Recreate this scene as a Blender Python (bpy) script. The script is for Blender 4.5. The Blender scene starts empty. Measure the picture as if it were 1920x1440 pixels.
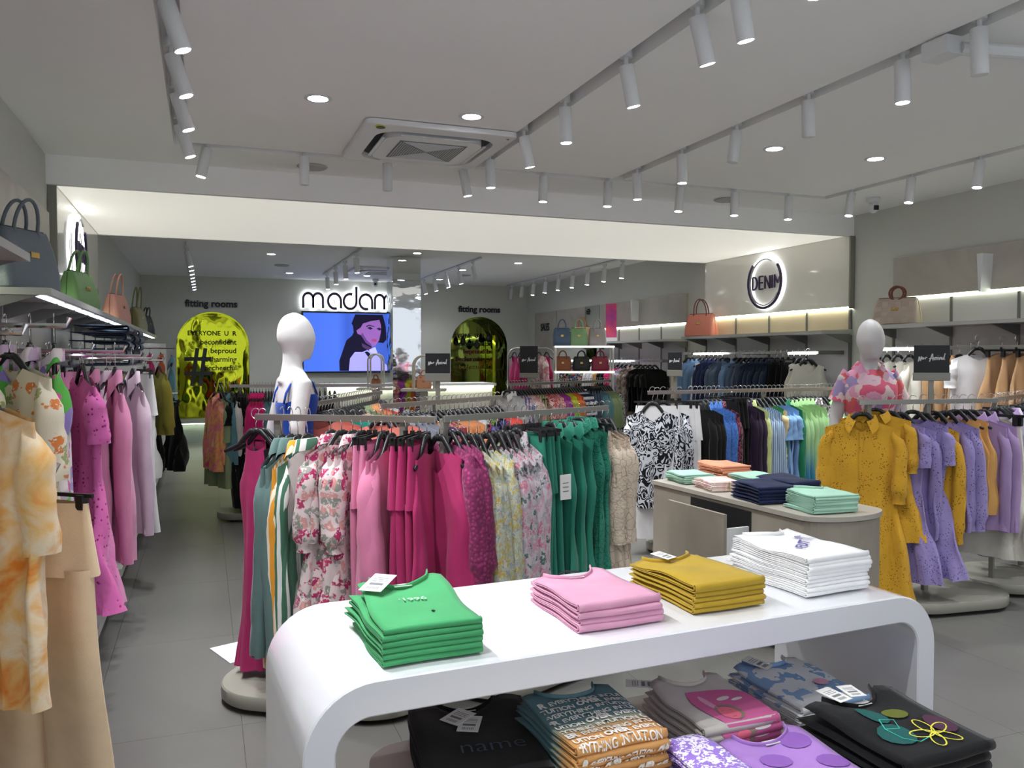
import bpy, bmesh, math, random
from mathutils import Vector, Matrix
PI = math.pi
R = math.radians
S = bpy.context.scene
COL = S.collection

# ------------------------------------------------------------------ camera, world, exposure
cam_d = bpy.data.cameras.new('camera')
cam = bpy.data.objects.new('camera', cam_d)
COL.objects.link(cam)
cam_d.sensor_width = 36.0
cam_d.lens = 1540 / 1920 * 36.0
cam_d.clip_start = 0.05
cam.location = (0, 0, 1.55)
cam.rotation_euler = (R(90) - math.atan(50 / 1540), 0, R(-20.5))
S.camera = cam
w = bpy.data.worlds.new('world')
S.world = w
w.use_nodes = True
w.node_tree.nodes['Background'].inputs['Color'].default_value = (0.90, 0.94, 1.0, 1)
w.node_tree.nodes['Background'].inputs['Strength'].default_value = 0.78
S.view_settings.view_transform = 'Standard'
S.view_settings.look = 'None'
S.view_settings.gamma = 1.0
S.view_settings.use_curve_mapping = False
S.view_settings.exposure = 0.42
S.cycles.max_bounces = 8
S.cycles.caustics_reflective = False
S.cycles.caustics_refractive = False
S.cycles.adaptive_threshold = 0.03
SPOT_W = 46.0          # one track lamp
DOWN_W = 22.0          # one recessed downlight
SOFFIT_E = 0.40        # luminous soffit

# ------------------------------------------------------------------ helpers
def lin(c):
    out = []
    for v in c[:3]:
        v = v / 255.0
        out.append(v / 12.92 if v <= 0.04045 else ((v + 0.055) / 1.055) ** 2.4)
    return (*out, 1.0)

def mesh(name, v, f, smooth=True, mi=None):
    me = bpy.data.meshes.new(name)
    me.from_pydata([tuple(p) for p in v], [], f)
    if mi:
        me.polygons.foreach_set('material_index', mi)
    if smooth:
        me.polygons.foreach_set('use_smooth', [True] * len(me.polygons))
    me.update()
    return me

class MB:
    """collects shapes; build() links them as one mesh object"""
    def __init__(s):
        s.v = []; s.f = []
    def add(s, v, f):
        o = len(s.v)
        s.v += [Vector(p) for p in v]
        s.f += [tuple(i + o for i in q) for q in f]
        return s
    def box(s, c, d, rz=0.0):
        x, y, z = d[0] / 2, d[1] / 2, d[2] / 2
        m = Matrix.Rotation(rz, 3, 'Z')
        v = [m @ Vector((a * x, b * y, e * z)) + Vector(c) for a in (-1, 1) for b in (-1, 1) for e in (-1, 1)]
        return s.add(v, [(0, 1, 3, 2), (4, 6, 7, 5), (0, 4, 5, 1), (2, 3, 7, 6), (0, 2, 6, 4), (1, 5, 7, 3)])
    def b2(s, lo, hi):
        return s.box([(a + b) / 2 for a, b in zip(lo, hi)], [b - a for a, b in zip(lo, hi)])
    def cbox(s, c, d, b, rz=0.0):
        """box with chamfered edges"""
        bm = bmesh.new()
        bmesh.ops.create_cube(bm, size=1)
        for q in bm.verts:
            q.co = Vector((q.co.x * d[0], q.co.y * d[1], q.co.z * d[2]))
        bmesh.ops.bevel(bm, geom=bm.edges[:], offset=b, segments=2, profile=0.6, affect='EDGES')
        bm.verts.index_update()
        m = Matrix.Rotation(rz, 3, 'Z')
        v = [m @ q.co + Vector(c) for q in bm.verts]
        f = [tuple(q.index for q in p.verts) for p in bm.faces]
        bm.free()
        return s.add(v, f)
    def tube(s, path, r, n=8, caps=True, sx=1.0, up=None):
        path = [Vector(p) for p in path]
        rs = r if isinstance(r, (list, tuple)) else [r] * len(path)
        v = []
        t = (path[1] - path[0]).normalized()
        u = Vector(up) if up else (Vector((0, 0, 1)) if abs(t.z) < 0.9 else Vector((1, 0, 0)))
        for i, p in enumerate(path):
            a = path[min(i + 1, len(path) - 1)] - path[max(i - 1, 0)]
            t = a.normalized()
            u = (u - t * u.dot(t)).normalized()
            b = t.cross(u)
            for k in range(n):
                q = 2 * PI * k / n
                v.append(p + (u * math.cos(q) + b * math.sin(q) * sx) * rs[i])
        f = []
        for i in range(len(path) - 1):
            for k in range(n):
                f.append((i * n + k, i * n + (k + 1) % n, (i + 1) * n + (k + 1) % n, (i + 1) * n + k))
        if caps:
            f.append(tuple(range(n))[::-1])
            f.append(tuple((len(path) - 1) * n + k for k in range(n)))
        return s.add(v, f)
    def loft(s, rings, closed=True, cap0=False, cap1=False):
        n = len(rings[0])
        v = [p for r_ in rings for p in r_]
        f = []
        for i in range(len(rings) - 1):
            for k in range(n if closed else n - 1):
                f.append((i * n + k, i * n + (k + 1) % n, (i + 1) * n + (k + 1) % n, (i + 1) * n + k))
        if cap0: f.append(tuple(range(n))[::-1])
        if cap1: f.append(tuple((len(rings) - 1) * n + k for k in range(n)))
        return s.add(v, f)
    def prism(s, poly, a, b, axis='Z'):
        """extrude a 2-D outline between a and b along an axis"""
        def P(p, h):
            return {'Z': (p[0], p[1], h), 'Y': (p[0], h, p[1]), 'X': (h, p[0], p[1])}[axis]
        n = len(poly)
        v = [P(p, a) for p in poly] + [P(p, b) for p in poly]
        f = [tuple(range(n))[::-1], tuple(range(n, 2 * n))]
        f += [(k, (k + 1) % n, n + (k + 1) % n, n + k) for k in range(n)]
        return s.add(v, f)
    def lathe(s, prof, c=(0, 0, 0), n=24):
        c = Vector(c)
        rings = [[c + Vector((r_ * math.cos(2 * PI * k / n), r_ * math.sin(2 * PI * k / n), z)) for k in range(n)] for r_, z in prof]
        return s.loft(rings, True, True, True)
    def ribbon(s, path, wd, a, b, axis='Y'):
        """flat stroke of width wd along a 2-D path, extruded between a and b"""
        L, Rr = [], []
        P = [Vector((p[0], p[1])) for p in path]
        for i, p in enumerate(P):
            t = (P[min(i + 1, len(P) - 1)] - P[max(i - 1, 0)])
            if t.length < 1e-9: t = Vector((1, 0))
            t.normalize()
            nn = Vector((-t.y, t.x)) * wd / 2
            L.append(p + nn); Rr.append(p - nn)
        return s.strip(L, Rr, a, b, axis)
    def strip(s, L, Rr, a, b, axis):
        def Q(p, h):
            return {'Z': (p[0], p[1], h), 'Y': (p[0], h, p[1]), 'X': (h, p[0], p[1])}[axis]
        rings = [[Q(l, a), Q(r_, a), Q(r_, b), Q(l, b)] for l, r_ in zip(L, Rr)]
        return s.loft(rings, True, True, True)
    def build(s, name, mat=None, parent=None, loc=None, rz=0.0, smooth=False):
        return link(name, mesh(name, s.v, s.f, smooth), mat, parent, loc, rz)

def link(name, me, mat=None, parent=None, loc=None, rz=0.0):
    o = bpy.data.objects.new(name, me)
    COL.objects.link(o)
    if mat is not None:
        if len(me.materials) == 0:
            me.materials.append(None)
        o.material_slots[0].link = 'OBJECT'
        o.material_slots[0].material = mat
    if parent: o.parent = parent
    if loc: o.location = loc
    if rz: o.rotation_euler[2] = rz
    return o

def thing(name, label, cat, loc=(0, 0, 0), rz=0.0, group=None):
    o = bpy.data.objects.new(name, None)
    o.empty_display_size = 0.1
    COL.objects.link(o)
    o.location = loc
    o.rotation_euler[2] = rz
    return tag(o, label, cat, group)

def tag(o, label, cat, group=None):
    o['label'] = label
    o['category'] = cat
    if group: o['group'] = group
    return o

def struct(o, label=None):
    o['kind'] = 'structure'
    if label: o['label'] = label
    return o

def smooth_by_angle(me, ang=40):
    bm = bmesh.new(); bm.from_mesh(me)
    for e in bm.edges:
        if len(e.link_faces) == 2 and e.calc_face_angle(0) > R(ang):
            e.smooth = False
    for f in bm.faces: f.smooth = True
    bm.to_mesh(me); bm.free()

def arc(cx, cy, r, a0, a1, n=12, ry=None):
    ry = r if ry is None else ry
    return [(cx + r * math.cos(R(a0 + (a1 - a0) * i / n)), cy + ry * math.sin(R(a0 + (a1 - a0) * i / n))) for i in range(n + 1)]

def text_me(txt, size, ext=0.0, align='LEFT', bold=0.0, sp=1.0):
    """text as a mesh lying in local XY"""
    c = bpy.data.curves.new('lettering', 'FONT')
    c.body = txt; c.size = size; c.extrude = ext; c.align_x = align; c.offset = bold; c.space_character = sp
    c.resolution_u = 3
    o = bpy.data.objects.new('lettering', c)
    COL.objects.link(o)
    bpy.context.view_layer.update()
    me = bpy.data.meshes.new_from_object(o.evaluated_get(bpy.context.evaluated_depsgraph_get()))
    bpy.data.objects.remove(o); bpy.data.curves.remove(c)
    return me

ORD = ['first', 'second', 'third', 'fourth', 'fifth', 'sixth', 'seventh', 'eighth', 'ninth', 'tenth', 'eleventh', 'twelfth', 'thirteenth',
       'fourteenth', 'fifteenth', 'sixteenth', 'seventeenth', 'eighteenth', 'nineteenth', 'twentieth', 'twenty-first', 'twenty-second', 'twenty-third', 'twenty-fourth']

# ------------------------------------------------------------------ materials
MATS = {}
def node_mat(name):
    m = bpy.data.materials.new(name)
    m.use_nodes = True
    nt = m.node_tree
    return m, nt, nt.nodes['Principled BSDF'], nt.nodes.new, nt.links.new

def plain(name, rgb, rough=0.5, metal=0.0, spec=0.5, coat=0.0, emit=0.0, noise=0.0, nscale=6.0, bump=0.0, bscale=40.0, alpha=None):
    if name in MATS: return MATS[name]
    m, nt, b, N, L = node_mat(name)
    col = lin(rgb)
    b.inputs['Base Color'].default_value = col
    b.inputs['Roughness'].default_value = rough
    b.inputs['Metallic'].default_value = metal
    b.inputs['Specular IOR Level'].default_value = spec
    b.inputs['Coat Weight'].default_value = coat
    b.inputs['Coat Roughness'].default_value = 0.04
    tc = N('ShaderNodeTexCoord')
    if noise:
        n = N('ShaderNodeTexNoise'); n.inputs['Scale'].default_value = nscale; n.inputs['Detail'].default_value = 5
        L(tc.outputs['Object'], n.inputs['Vector'])
        mx = N('ShaderNodeMix'); mx.data_type = 'RGBA'
        mx.inputs[6].default_value = tuple(c * (1 - noise) for c in col[:3]) + (1,)
        mx.inputs[7].default_value = tuple(min(1, c * (1 + noise)) for c in col[:3]) + (1,)
        L(n.outputs['Fac'], mx.inputs[0]); L(mx.outputs[2], b.inputs['Base Color'])
    if bump:
        n = N('ShaderNodeTexNoise'); n.inputs['Scale'].default_value = bscale
        L(tc.outputs['Object'], n.inputs['Vector'])
        bp = N('ShaderNodeBump'); bp.inputs['Strength'].default_value = bump; bp.inputs['Distance'].default_value = 0.01
        L(n.outputs['Fac'], bp.inputs['Height']); L(bp.outputs['Normal'], b.inputs['Normal'])
    if emit:
        b.inputs['Emission Color'].default_value = col
        b.inputs['Emission Strength'].default_value = emit
    MATS[name] = m
    return m

def stone(name, rgb, var, rough=0.5, scale=2.5):
    """veined stone / concrete"""
    if name in MATS: return MATS[name]
    m, nt, b, N, L = node_mat(name)
    tc = N('ShaderNodeTexCoord')
    oi = N('ShaderNodeObjectInfo')
    ad = N('ShaderNodeVectorMath'); ad.operation = 'ADD'
    sc = N('ShaderNodeVectorMath'); sc.operation = 'SCALE'; sc.inputs['Scale'].default_value = 0.0
    L(tc.outputs['Object'], ad.inputs[0]); L(oi.outputs['Location'], ad.inputs[1])
    n = N('ShaderNodeTexNoise'); n.inputs['Scale'].default_value = scale; n.inputs['Detail'].default_value = 8; n.inputs['Distortion'].default_value = 1.2
    L(ad.outputs[0], n.inputs['Vector'])
    n2 = N('ShaderNodeTexNoise'); n2.inputs['Scale'].default_value = scale * 0.35; n2.inputs['Detail'].default_value = 3
    L(ad.outputs[0], n2.inputs['Vector'])
    mm = N('ShaderNodeMath'); mm.operation = 'ADD'
    L(n.outputs['Fac'], mm.inputs[0]); L(n2.outputs['Fac'], mm.inputs[1])
    r = N('ShaderNodeValToRGB')
    c = lin(rgb)
    r.color_ramp.elements[0].position = 0.75; r.color_ramp.elements[0].color = tuple(x * (1 - var) for x in c[:3]) + (1,)
    r.color_ramp.elements[1].position = 1.25; r.color_ramp.elements[1].color = tuple(min(1, x * (1 + var)) for x in c[:3]) + (1,)
    dv = N('ShaderNodeMath'); dv.operation = 'MULTIPLY'; dv.inputs[1].default_value = 1.0
    L(mm.outputs[0], r.inputs[0])
    r.color_ramp.elements[0].position = 0.35; r.color_ramp.elements[1].position = 0.65
    hv = N('ShaderNodeMath'); hv.operation = 'MULTIPLY'; hv.inputs[1].default_value = 0.5
    L(mm.outputs[0], hv.inputs[0]); L(hv.outputs[0], r.inputs[0])
    L(r.outputs[0], b.inputs['Base Color'])
    b.inputs['Roughness'].default_value = rough
    MATS[name] = m
    return m

def ramp(nt, stops, interp='LINEAR'):
    r = nt.nodes.new('ShaderNodeValToRGB')
    r.color_ramp.interpolation = interp
    e = r.color_ramp.elements
    while len(e) < len(stops): e.new(0.5)
    for i, (p, c) in enumerate(stops):
        e[i].position = p; e[i].color = lin(c)
    return r

def fabric(key, kind, *a):
    """procedural cloth; kinds: solid, floral, stripe, zebra, eyelet, crochet, tiedye, ombre, blotch"""
    if key in MATS: return MATS[key]
    m, nt, b, N, L = node_mat(key)
    tc = N('ShaderNodeTexCoord')
    oi = N('ShaderNodeObjectInfo')
    sh = N('ShaderNodeVectorMath'); sh.operation = 'ADD'
    mul = N('ShaderNodeVectorMath'); mul.operation = 'SCALE'; mul.inputs['Scale'].default_value = 0.37
    L(oi.outputs['Location'], mul.inputs[0]); L(tc.outputs['Object'], sh.inputs[0]); L(mul.outputs[0], sh.inputs[1])
    V = sh.outputs[0]
    def noise(scale, detail=3, dist=0.0, vec=None):
        n = N('ShaderNodeTexNoise'); n.inputs['Scale'].default_value = scale; n.inputs['Detail'].default_value = detail
        n.inputs['Distortion'].default_value = dist
        L(vec or V, n.inputs['Vector'])
        return n
    def vor(scale, feat='F1', vec=None):
        n = N('ShaderNodeTexVoronoi'); n.inputs['Scale'].default_value = scale; n.feature = feat
        L(vec or V, n.inputs['Vector'])
        return n
    def mix(f, c1, c2):
        x = N('ShaderNodeMix'); x.data_type = 'RGBA'
        if hasattr(f, 'default_value'): L(f, x.inputs[0])
        for i, c in ((6, c1), (7, c2)):
            if isinstance(c, tuple): x.inputs[i].default_value = lin(c)
            else: L(c, x.inputs[i])
        return x.outputs[2]
    def step(val, lo, hi):
        x = N('ShaderNodeMapRange'); x.interpolation_type = 'SMOOTHSTEP'
        x.inputs['From Min'].default_value = lo; x.inputs['From Max'].default_value = hi
        L(val, x.inputs['Value'])
        return x.outputs[0]
    col = None
    bump_src, bump_s = noise(260, 2).outputs['Fac'], 0.15
    if kind == 'solid':
        c = a[0]
        col = mix(noise(7, 4).outputs['Fac'], tuple(v * 0.90 for v in c), tuple(min(255, v * 1.07) for v in c))
    elif kind == 'floral':
        base, cols, sc = a
        dn = noise(sc * 0.9, 3)
        dv = N('ShaderNodeMix'); dv.data_type = 'VECTOR'; dv.inputs[0].default_value = 0.06
        L(V, dv.inputs[4]); L(dn.outputs['Color'], dv.inputs[5])
        vv = dv.outputs[1]
        v1 = vor(sc, 'F1', vv)
        rp = ramp(nt, [(i / len(cols), c) for i, c in enumerate(cols)], 'CONSTANT')
        sp = N('ShaderNodeSeparateColor'); L(v1.outputs['Color'], sp.inputs[0]); L(sp.outputs[0], rp.inputs[0])
        col = mix(step(v1.outputs['Distance'], 0.62, 0.54), base, rp.outputs[0])
        n3 = noise(sc * 3.2, 3)
        col = mix(step(n3.outputs['Fac'], 0.56, 0.62), col, base)
    elif kind == 'stripe':
        c1, c2, sc, ax = a
        sx = N('ShaderNodeSeparateXYZ'); L(tc.outputs['Object'], sx.inputs[0])
        if ax == 'A':
            ad = N('ShaderNodeMath'); L(sx.outputs['X'], ad.inputs[0]); L(sx.outputs['Y'], ad.inputs[1]); src = ad.outputs[0]
        else: src = sx.outputs[ax]
        mu = N('ShaderNodeMath'); mu.operation = 'MULTIPLY'; mu.inputs[1].default_value = sc; L(src, mu.inputs[0])
        si = N('ShaderNodeMath'); si.operation = 'SINE'; L(mu.outputs[0], si.inputs[0])
        col = mix(step(si.outputs[0], -0.12, 0.12), c1, c2)
    elif kind == 'zebra':
        c1, c2, sc = a
        n = noise(sc, 1, 1.6)
        mu = N('ShaderNodeMath'); mu.operation = 'MULTIPLY'; mu.inputs[1].default_value = 34; L(n.outputs['Fac'], mu.inputs[0])
        si = N('ShaderNodeMath'); si.operation = 'SINE'; L(mu.outputs[0], si.inputs[0])
        col = mix(step(si.outputs[0], -0.2, 0.2), c1, c2)
    elif kind == 'eyelet':
        base, dark, sc = a
        v1 = vor(sc * 3.2)
        n = noise(sc * 0.55, 2)
        mk = N('ShaderNodeMath'); mk.operation = 'MULTIPLY'
        L(step(v1.outputs['Distance'], 0.30, 0.22), mk.inputs[0]); L(step(n.outputs['Fac'], 0.46, 0.54), mk.inputs[1])
        c0 = mix(noise(9, 3).outputs['Fac'], tuple(v * 0.92 for v in base), tuple(min(255, v * 1.06) for v in base))
        col = mix(mk.outputs[0], c0, dark)
        bump_src, bump_s = v1.outputs['Distance'], 0.25
    elif kind == 'crochet':
        base, dark, sc = a
        v1 = vor(sc, 'DISTANCE_TO_EDGE'); v2 = vor(sc * 4.5)
        mx = N('ShaderNodeMath'); mx.operation = 'MAXIMUM'
        L(step(v1.outputs['Distance'], 0.035, 0.015), mx.inputs[0]); L(step(v2.outputs['Distance'], 0.22, 0.15), mx.inputs[1])
        col = mix(mx.outputs[0], base, dark)
        bump_src, bump_s = v2.outputs['Distance'], 0.5
    elif kind == 'tiedye':
        cols, sc = a
        n = noise(sc, 5, 0.6)
        rp = ramp(nt, [(0.30 + 0.40 * i / (len(cols) - 1), c) for i, c in enumerate(cols)])
        L(n.outputs['Fac'], rp.inputs[0]); col = rp.outputs[0]
    elif kind == 'ombre':
        c1, c2, z0, z1 = a
        sx = N('ShaderNodeSeparateXYZ'); L(tc.outputs['Object'], sx.inputs[0])
        col = mix(step(sx.outputs['Z'], z0, z1), c1, c2)
    elif kind == 'blotch':
        cols, sc = a
        dn = noise(sc * 0.8, 2)
        dv = N('ShaderNodeMix'); dv.data_type = 'VECTOR'; dv.inputs[0].default_value = 0.10
        L(V, dv.inputs[4]); L(dn.outputs['Color'], dv.inputs[5])
        v1 = vor(sc, 'F1', dv.outputs[1])
        rp = ramp(nt, [(i / len(cols), c) for i, c in enumerate(cols)], 'CONSTANT')
        sp = N('ShaderNodeSeparateColor'); L(v1.outputs['Color'], sp.inputs[0]); L(sp.outputs[1], rp.inputs[0])
        col = rp.outputs[0]
    elif kind == 'knit':
        c = a[0]
        v1 = vor(60); col = mix(step(v1.outputs['Distance'], 0.6, 0.1), tuple(v * 0.72 for v in c), c)
        bump_src, bump_s = v1.outputs['Distance'], 0.6
    L(col, b.inputs['Base Color'])
    b.inputs['Roughness'].default_value = 0.88
    b.inputs['Specular IOR Level'].default_value = 0.2
    b.inputs['Sheen Weight'].default_value = 0.12
    bp = N('ShaderNodeBump'); bp.inputs['Strength'].default_value = bump_s; bp.inputs['Distance'].default_value = 0.004
    L(bump_src, bp.inputs['Height']); L(bp.outputs['Normal'], b.inputs['Normal'])
    MATS[key] = m
    return m

def foil(name, rgb, rough, scale, dist, stretch=(1, 1, 1)):
    """rippled mirror film"""
    m, nt, b, N, L = node_mat(name)
    b.inputs['Base Color'].default_value = lin(rgb)
    b.inputs['Metallic'].default_value = 1.0
    b.inputs['Roughness'].default_value = rough
    tc = N('ShaderNodeTexCoord'); mp = N('ShaderNodeMapping'); mp.inputs['Scale'].default_value = stretch
    n = N('ShaderNodeTexNoise'); n.inputs['Scale'].default_value = scale; n.inputs['Detail'].default_value = 1.5
    bp = N('ShaderNodeBump'); bp.inputs['Strength'].default_value = 1.0; bp.inputs['Distance'].default_value = dist
    L(tc.outputs['Object'], mp.inputs[0]); L(mp.outputs[0], n.inputs['Vector']); L(n.outputs['Fac'], bp.inputs['Height']); L(bp.outputs['Normal'], b.inputs['Normal'])
    MATS[name] = m
    return m

WALL = plain('wall_paint', (206, 208, 201), 0.75, noise=0.015, nscale=2)
CEIL = plain('ceiling_paint', (248, 248, 248), 0.85, noise=0.01)
WHITE = plain('white_metal', (222, 224, 226), 0.45)
GLOSSW = plain('gloss_white', (226, 227, 233), 0.12, coat=0.6)
PANELW = plain('gloss_panel', (222, 220, 212), 0.12, coat=0.5)
GREYM = plain('grey_powder_metal', (138, 136, 128), 0.42, metal=0.25)
STEEL = plain('brushed_steel', (176, 174, 170), 0.32, metal=0.9)
CHROME = plain('chrome', (222, 222, 224), 0.12, metal=1.0)
BLACKP = plain('black_plastic', (24, 25, 28), 0.42)
BLACKM = plain('black_board', (22, 24, 28), 0.6)
DARK = plain('black_and_drawer_shade', (12, 12, 14), 0.7)
STONE = stone('stone_panel', (176, 171, 162), 0.18, 0.45, 2.0)
FLOORM = stone('floor_concrete', (108, 107, 104), 0.13, 0.32, 1.1)
CTSTONE = stone('counter_stone', (150, 142, 130), 0.12, 0.4, 3.0)
PLAT = stone('platform_stone', (196, 188, 178), 0.07, 0.45, 4.0)
BASEM = plain('rack_base_paint', (146, 144, 134), 0.4)
BEIGE = stone('beige_back_panel', (202, 184, 160), 0.06, 0.5, 2.0)
LED = plain('led_strip', (246, 255, 226), 0.5, emit=9.0)
LEDW = plain('led_white', (240, 246, 255), 0.5, emit=14.0)
PAPER = plain('paper', (232, 231, 228), 0.7)
GREYPRINT = plain('grey_print', (120, 122, 128), 0.7)
MIRROR = plain('mirror', (235, 238, 238), 0.02, metal=1.0)
FROST = plain('soffit_light_panel', (244, 241, 232), 0.6, emit=SOFFIT_E)
# ------------------------------------------------------------------ the room
XL, XR, YB, YF, ZC = -1.05, 6.25, 15.8, -1.2, 3.0
TR = [-0.13, 1.95, 3.17, 5.30]        # track slots along Y
fl = MB().b2((XL, YF, -0.10), (XR, YB, -0.012)).build('floor', plain('tile_joint', (104, 102, 99), 0.6))
struct(fl, 'grey concrete tile floor')
tile = MB().cbox((0, 0, -0.006), (0.5985, 1.1985, 0.012), 0.0006)
tme = mesh('floor_tile', tile.v, tile.f, False)
nx, ny = 12, 15
for i in range(nx):
    for j in range(ny):
        x = -1.05 - 0.02 + 0.6 * i + 0.3
        y = -1.2 + 1.2 * j + 0.6
        if x - 0.3 > XR or y - 0.6 > YB: continue
        t = link('floor_tile', tme, FLOORM, fl, (x, y, 0))
# ceiling with recessed track slots
c = MB()
xs = [XL] + sum([[t - 0.05, t + 0.05] for t in TR], []) + [XR]
for a, b in zip(xs[0::2], xs[1::2]):
    c.b2((a, YF, ZC), (b, 6.0, ZC + 0.12))
c.b2((XL, YF, ZC + 0.12), (XR, 6.8, ZC + 0.15))
c.b2((XL, 6.0, ZC), (TR[0] - 0.05, 6.1, ZC + 0.12)); c.b2((TR[3] + 0.05, 6.0, ZC), (XR, 6.1, ZC + 0.12))
c.b2((XL, 6.1, ZC), (XR, 6.7, ZC + 0.12))
c.b2((XL, 6.7, 2.79), (XR, 6.76, ZC + 0.12)); c.b2((XL, 9.28, 2.79), (XR, 9.34, ZC + 0.12))
c.b2((XL, 6.76, 2.86), (XR, 9.28, 2.90))
c.b2((XL, 9.34, ZC), (XR, YB, ZC + 0.1))
struct(c.build('ceiling', CEIL), 'pale grey ceiling with track slots and dropped soffit')
s_ = MB().b2((XL + 0.06, 6.765, 2.792), (XR - 0.07, 9.275, 2.80)).build('soffit_light', FROST)
tag(s_, 'broad glowing cream light panel under the dropped ceiling soffit', 'light panel')
struct(MB().b2((XL - 0.12, YF, 0), (XL, YB, ZC + 0.15)).build('wall_left', WALL))
struct(MB().b2((XR, YF, 0), (XR + 0.12, YB, ZC + 0.15)).build('wall_right', WALL))
# back wall with two arched niches
ARCH = [(0.143, 0.62, 'left'), (5.20, 0.60, 'right')]
def arch_poly(cx, hw, zt, z0=0.0, n=20):
    zs = zt - hw
    return [(cx - hw, z0)] + [(cx + hw * math.cos(PI - PI * i / n), zs + hw * math.sin(PI * i / n)) for i in range(n + 1)] + [(cx + hw, z0)]
wb = MB()
cuts = [XL - 0.12] + [v for cx, hw, _ in ARCH for v in (cx - hw, cx + hw)] + [XR + 0.12]
for a, b in zip(cuts[0::2], cuts[1::2]):
    wb.b2((a, YB, 0), (b, YB + 0.12, ZC + 0.1))
for cx, hw, _ in ARCH:
    p = arch_poly(cx, hw, 2.37)[1:-1]
    for q0, q1 in zip(p[:-1], p[1:]):
        wb.add([(q0[0], YB, q0[1]), (q1[0], YB, q1[1]), (q1[0], YB, ZC + 0.1), (q0[0], YB, ZC + 0.1)], [(0, 1, 2, 3)])
        wb.add([(q0[0], YB + 0.12, q0[1]), (q1[0], YB + 0.12, q1[1]), (q1[0], YB + 0.12, ZC + 0.1), (q0[0], YB + 0.12, ZC + 0.1)], [(3, 2, 1, 0)])
struct(wb.build('wall_back', WALL))
FOILY = foil('yellow_green_film', (186, 196, 44), 0.05, 2.2, 0.035, (1, 1, 0.7))
FOILD = foil('olive_mirror_film', (128, 140, 64), 0.06, 1.2, 0.02)
FOILT = foil('iridescent_teal_film', (92, 110, 128), 0.08, 5.0, 0.03, (1, 1, 1))
INK = plain('black_lettering', (26, 24, 38), 0.5)
def niche(idx, cx, hw, label):
    t = thing('arched_niche', label, 'niche', (cx, YB, 0))
    rev = MB()
    p = arch_poly(0, hw, 2.37)
    dp = 0.55
    rings = [[(x, 0.0, z) for x, z in p], [(x, dp, z) for x, z in p]]
    rev.loft(rings, False)
    rev.build('reveal', FOILD if idx == 0 else FOILT, t, smooth=True)
    b = MB(); b.prism(arch_poly(0, hw, 2.37), dp, dp + 0.02, 'Y'); b.build('back_panel', FOILY if idx == 0 else FOILD, t)
    if idx == 1:
        b = MB(); b.b2((hw - 0.28, 0.10, 0.4), (hw - 0.22, dp - 0.02, 2.0)); b.build('foil_curtain', FOILY, t)
        for k, (x, z) in enumerate([(-0.25, 2.0), (0.05, 1.92), (0.3, 2.06)]):
            l = MB(); l.tube([(x, 0.3, z), (x, 0.3, 2.3)], 0.005, 6)
            l.lathe([(0.015, z), (0.05, z - 0.08), (0.06, z - 0.16), (0.02, z - 0.2)], (x, 0.3, 0), 10)
            l.build('pendant_lamp', plain('dark_wire', (40, 38, 30), 0.4), t)
    bz = MB(); bz.b2((-hw, 0.02, 0.36), (hw, dp, 0.42)); bz.build('step_ledge', plain('ledge_grey', (170, 176, 168), 0.5), t)
    bz = MB(); bz.b2((-hw + 0.02, 0.03, 0.345), (hw - 0.02, 0.05, 0.358)); bz.build('led_line', LED, t)
    bz = MB(); bz.b2((-hw, 0.12, 0.0), (hw, 0.16, 0.36)); bz.build('riser', plain('riser_grey', (150, 160, 152), 0.5), t)
    # lettering applied to the film
    lines = [('EVERYONE U R', 1.96, (26, 24, 38)), ('beconfident', 1.79, (26, 24, 38)), ('beproud', 1.63, (26, 24, 38)), ('becharming', 1.47, (26, 24, 38)), ('becheerful', 1.31, (40, 30, 44))]
    if idx == 1:
        lines = [('EVERYONE U R', 1.96, (110, 116, 60)), ('beconfident', 1.79, (20, 88, 66)), ('beproud', 1.63, (140, 36, 44)), ('becharming', 1.47, (84, 24, 40)), ('becheerful', 1.31, (150, 136, 40))]
    for k, (tx, z, cc, xo) in enumerate([(q[0], q[1], q[2], 0.0) for q in lines[1:]] + [('R', 1.96, lines[0][2], 0.0), ('U', 1.96, lines[0][2], -0.135), ('EVERYONE', 1.96, lines[0][2], -0.28)]):
        me = text_me(tx, 0.135 if k < 4 else 0.118, 0.002, 'RIGHT', 0.0025)
        o = link('lettering', me, plain('lettering_%d_%d_%d' % cc, cc, 0.5), t, ((0.42 if idx == 0 else 0.30) + xo, dp - 0.02, z))
        o.rotation_euler = (R(90), 0, 0)
    if idx == 0:
        h = MB()
        for x0 in (-0.32, -0.18): h.ribbon([(x0 - 0.05, 1.02), (x0 + 0.05, 1.72)], 0.07, dp - 0.03, dp - 0.02)
        for z0 in (1.25, 1.52): h.ribbon([(-0.5, z0), (-0.02, z0)], 0.07, dp - 0.031, dp - 0.021)
        h.build('hash_symbol', plain('hash_grey', (74, 80, 78), 0.6), t)
    return t
niche(0, ARCH[0][0], ARCH[0][1], 'yellow-green mirrored fitting room arch with hash sign, behind the left aisle')
niche(1, ARCH[1][0], ARCH[1][1], 'olive mirrored fitting room arch with coloured lettering, right of the mirror column')
for x, lab in ((-0.32, 'fitting rooms lettering above the yellow-green arch'), (4.76, 'fitting rooms lettering above the olive arch')):
    o = link('raised_lettering', text_me('fitting rooms', 0.17, 0.008, 'LEFT', 0.005), INK, None, (x, YB - 0.012, 2.46))
    o.rotation_euler = (R(90), 0, 0)
    tag(o, lab, 'lettering')

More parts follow.
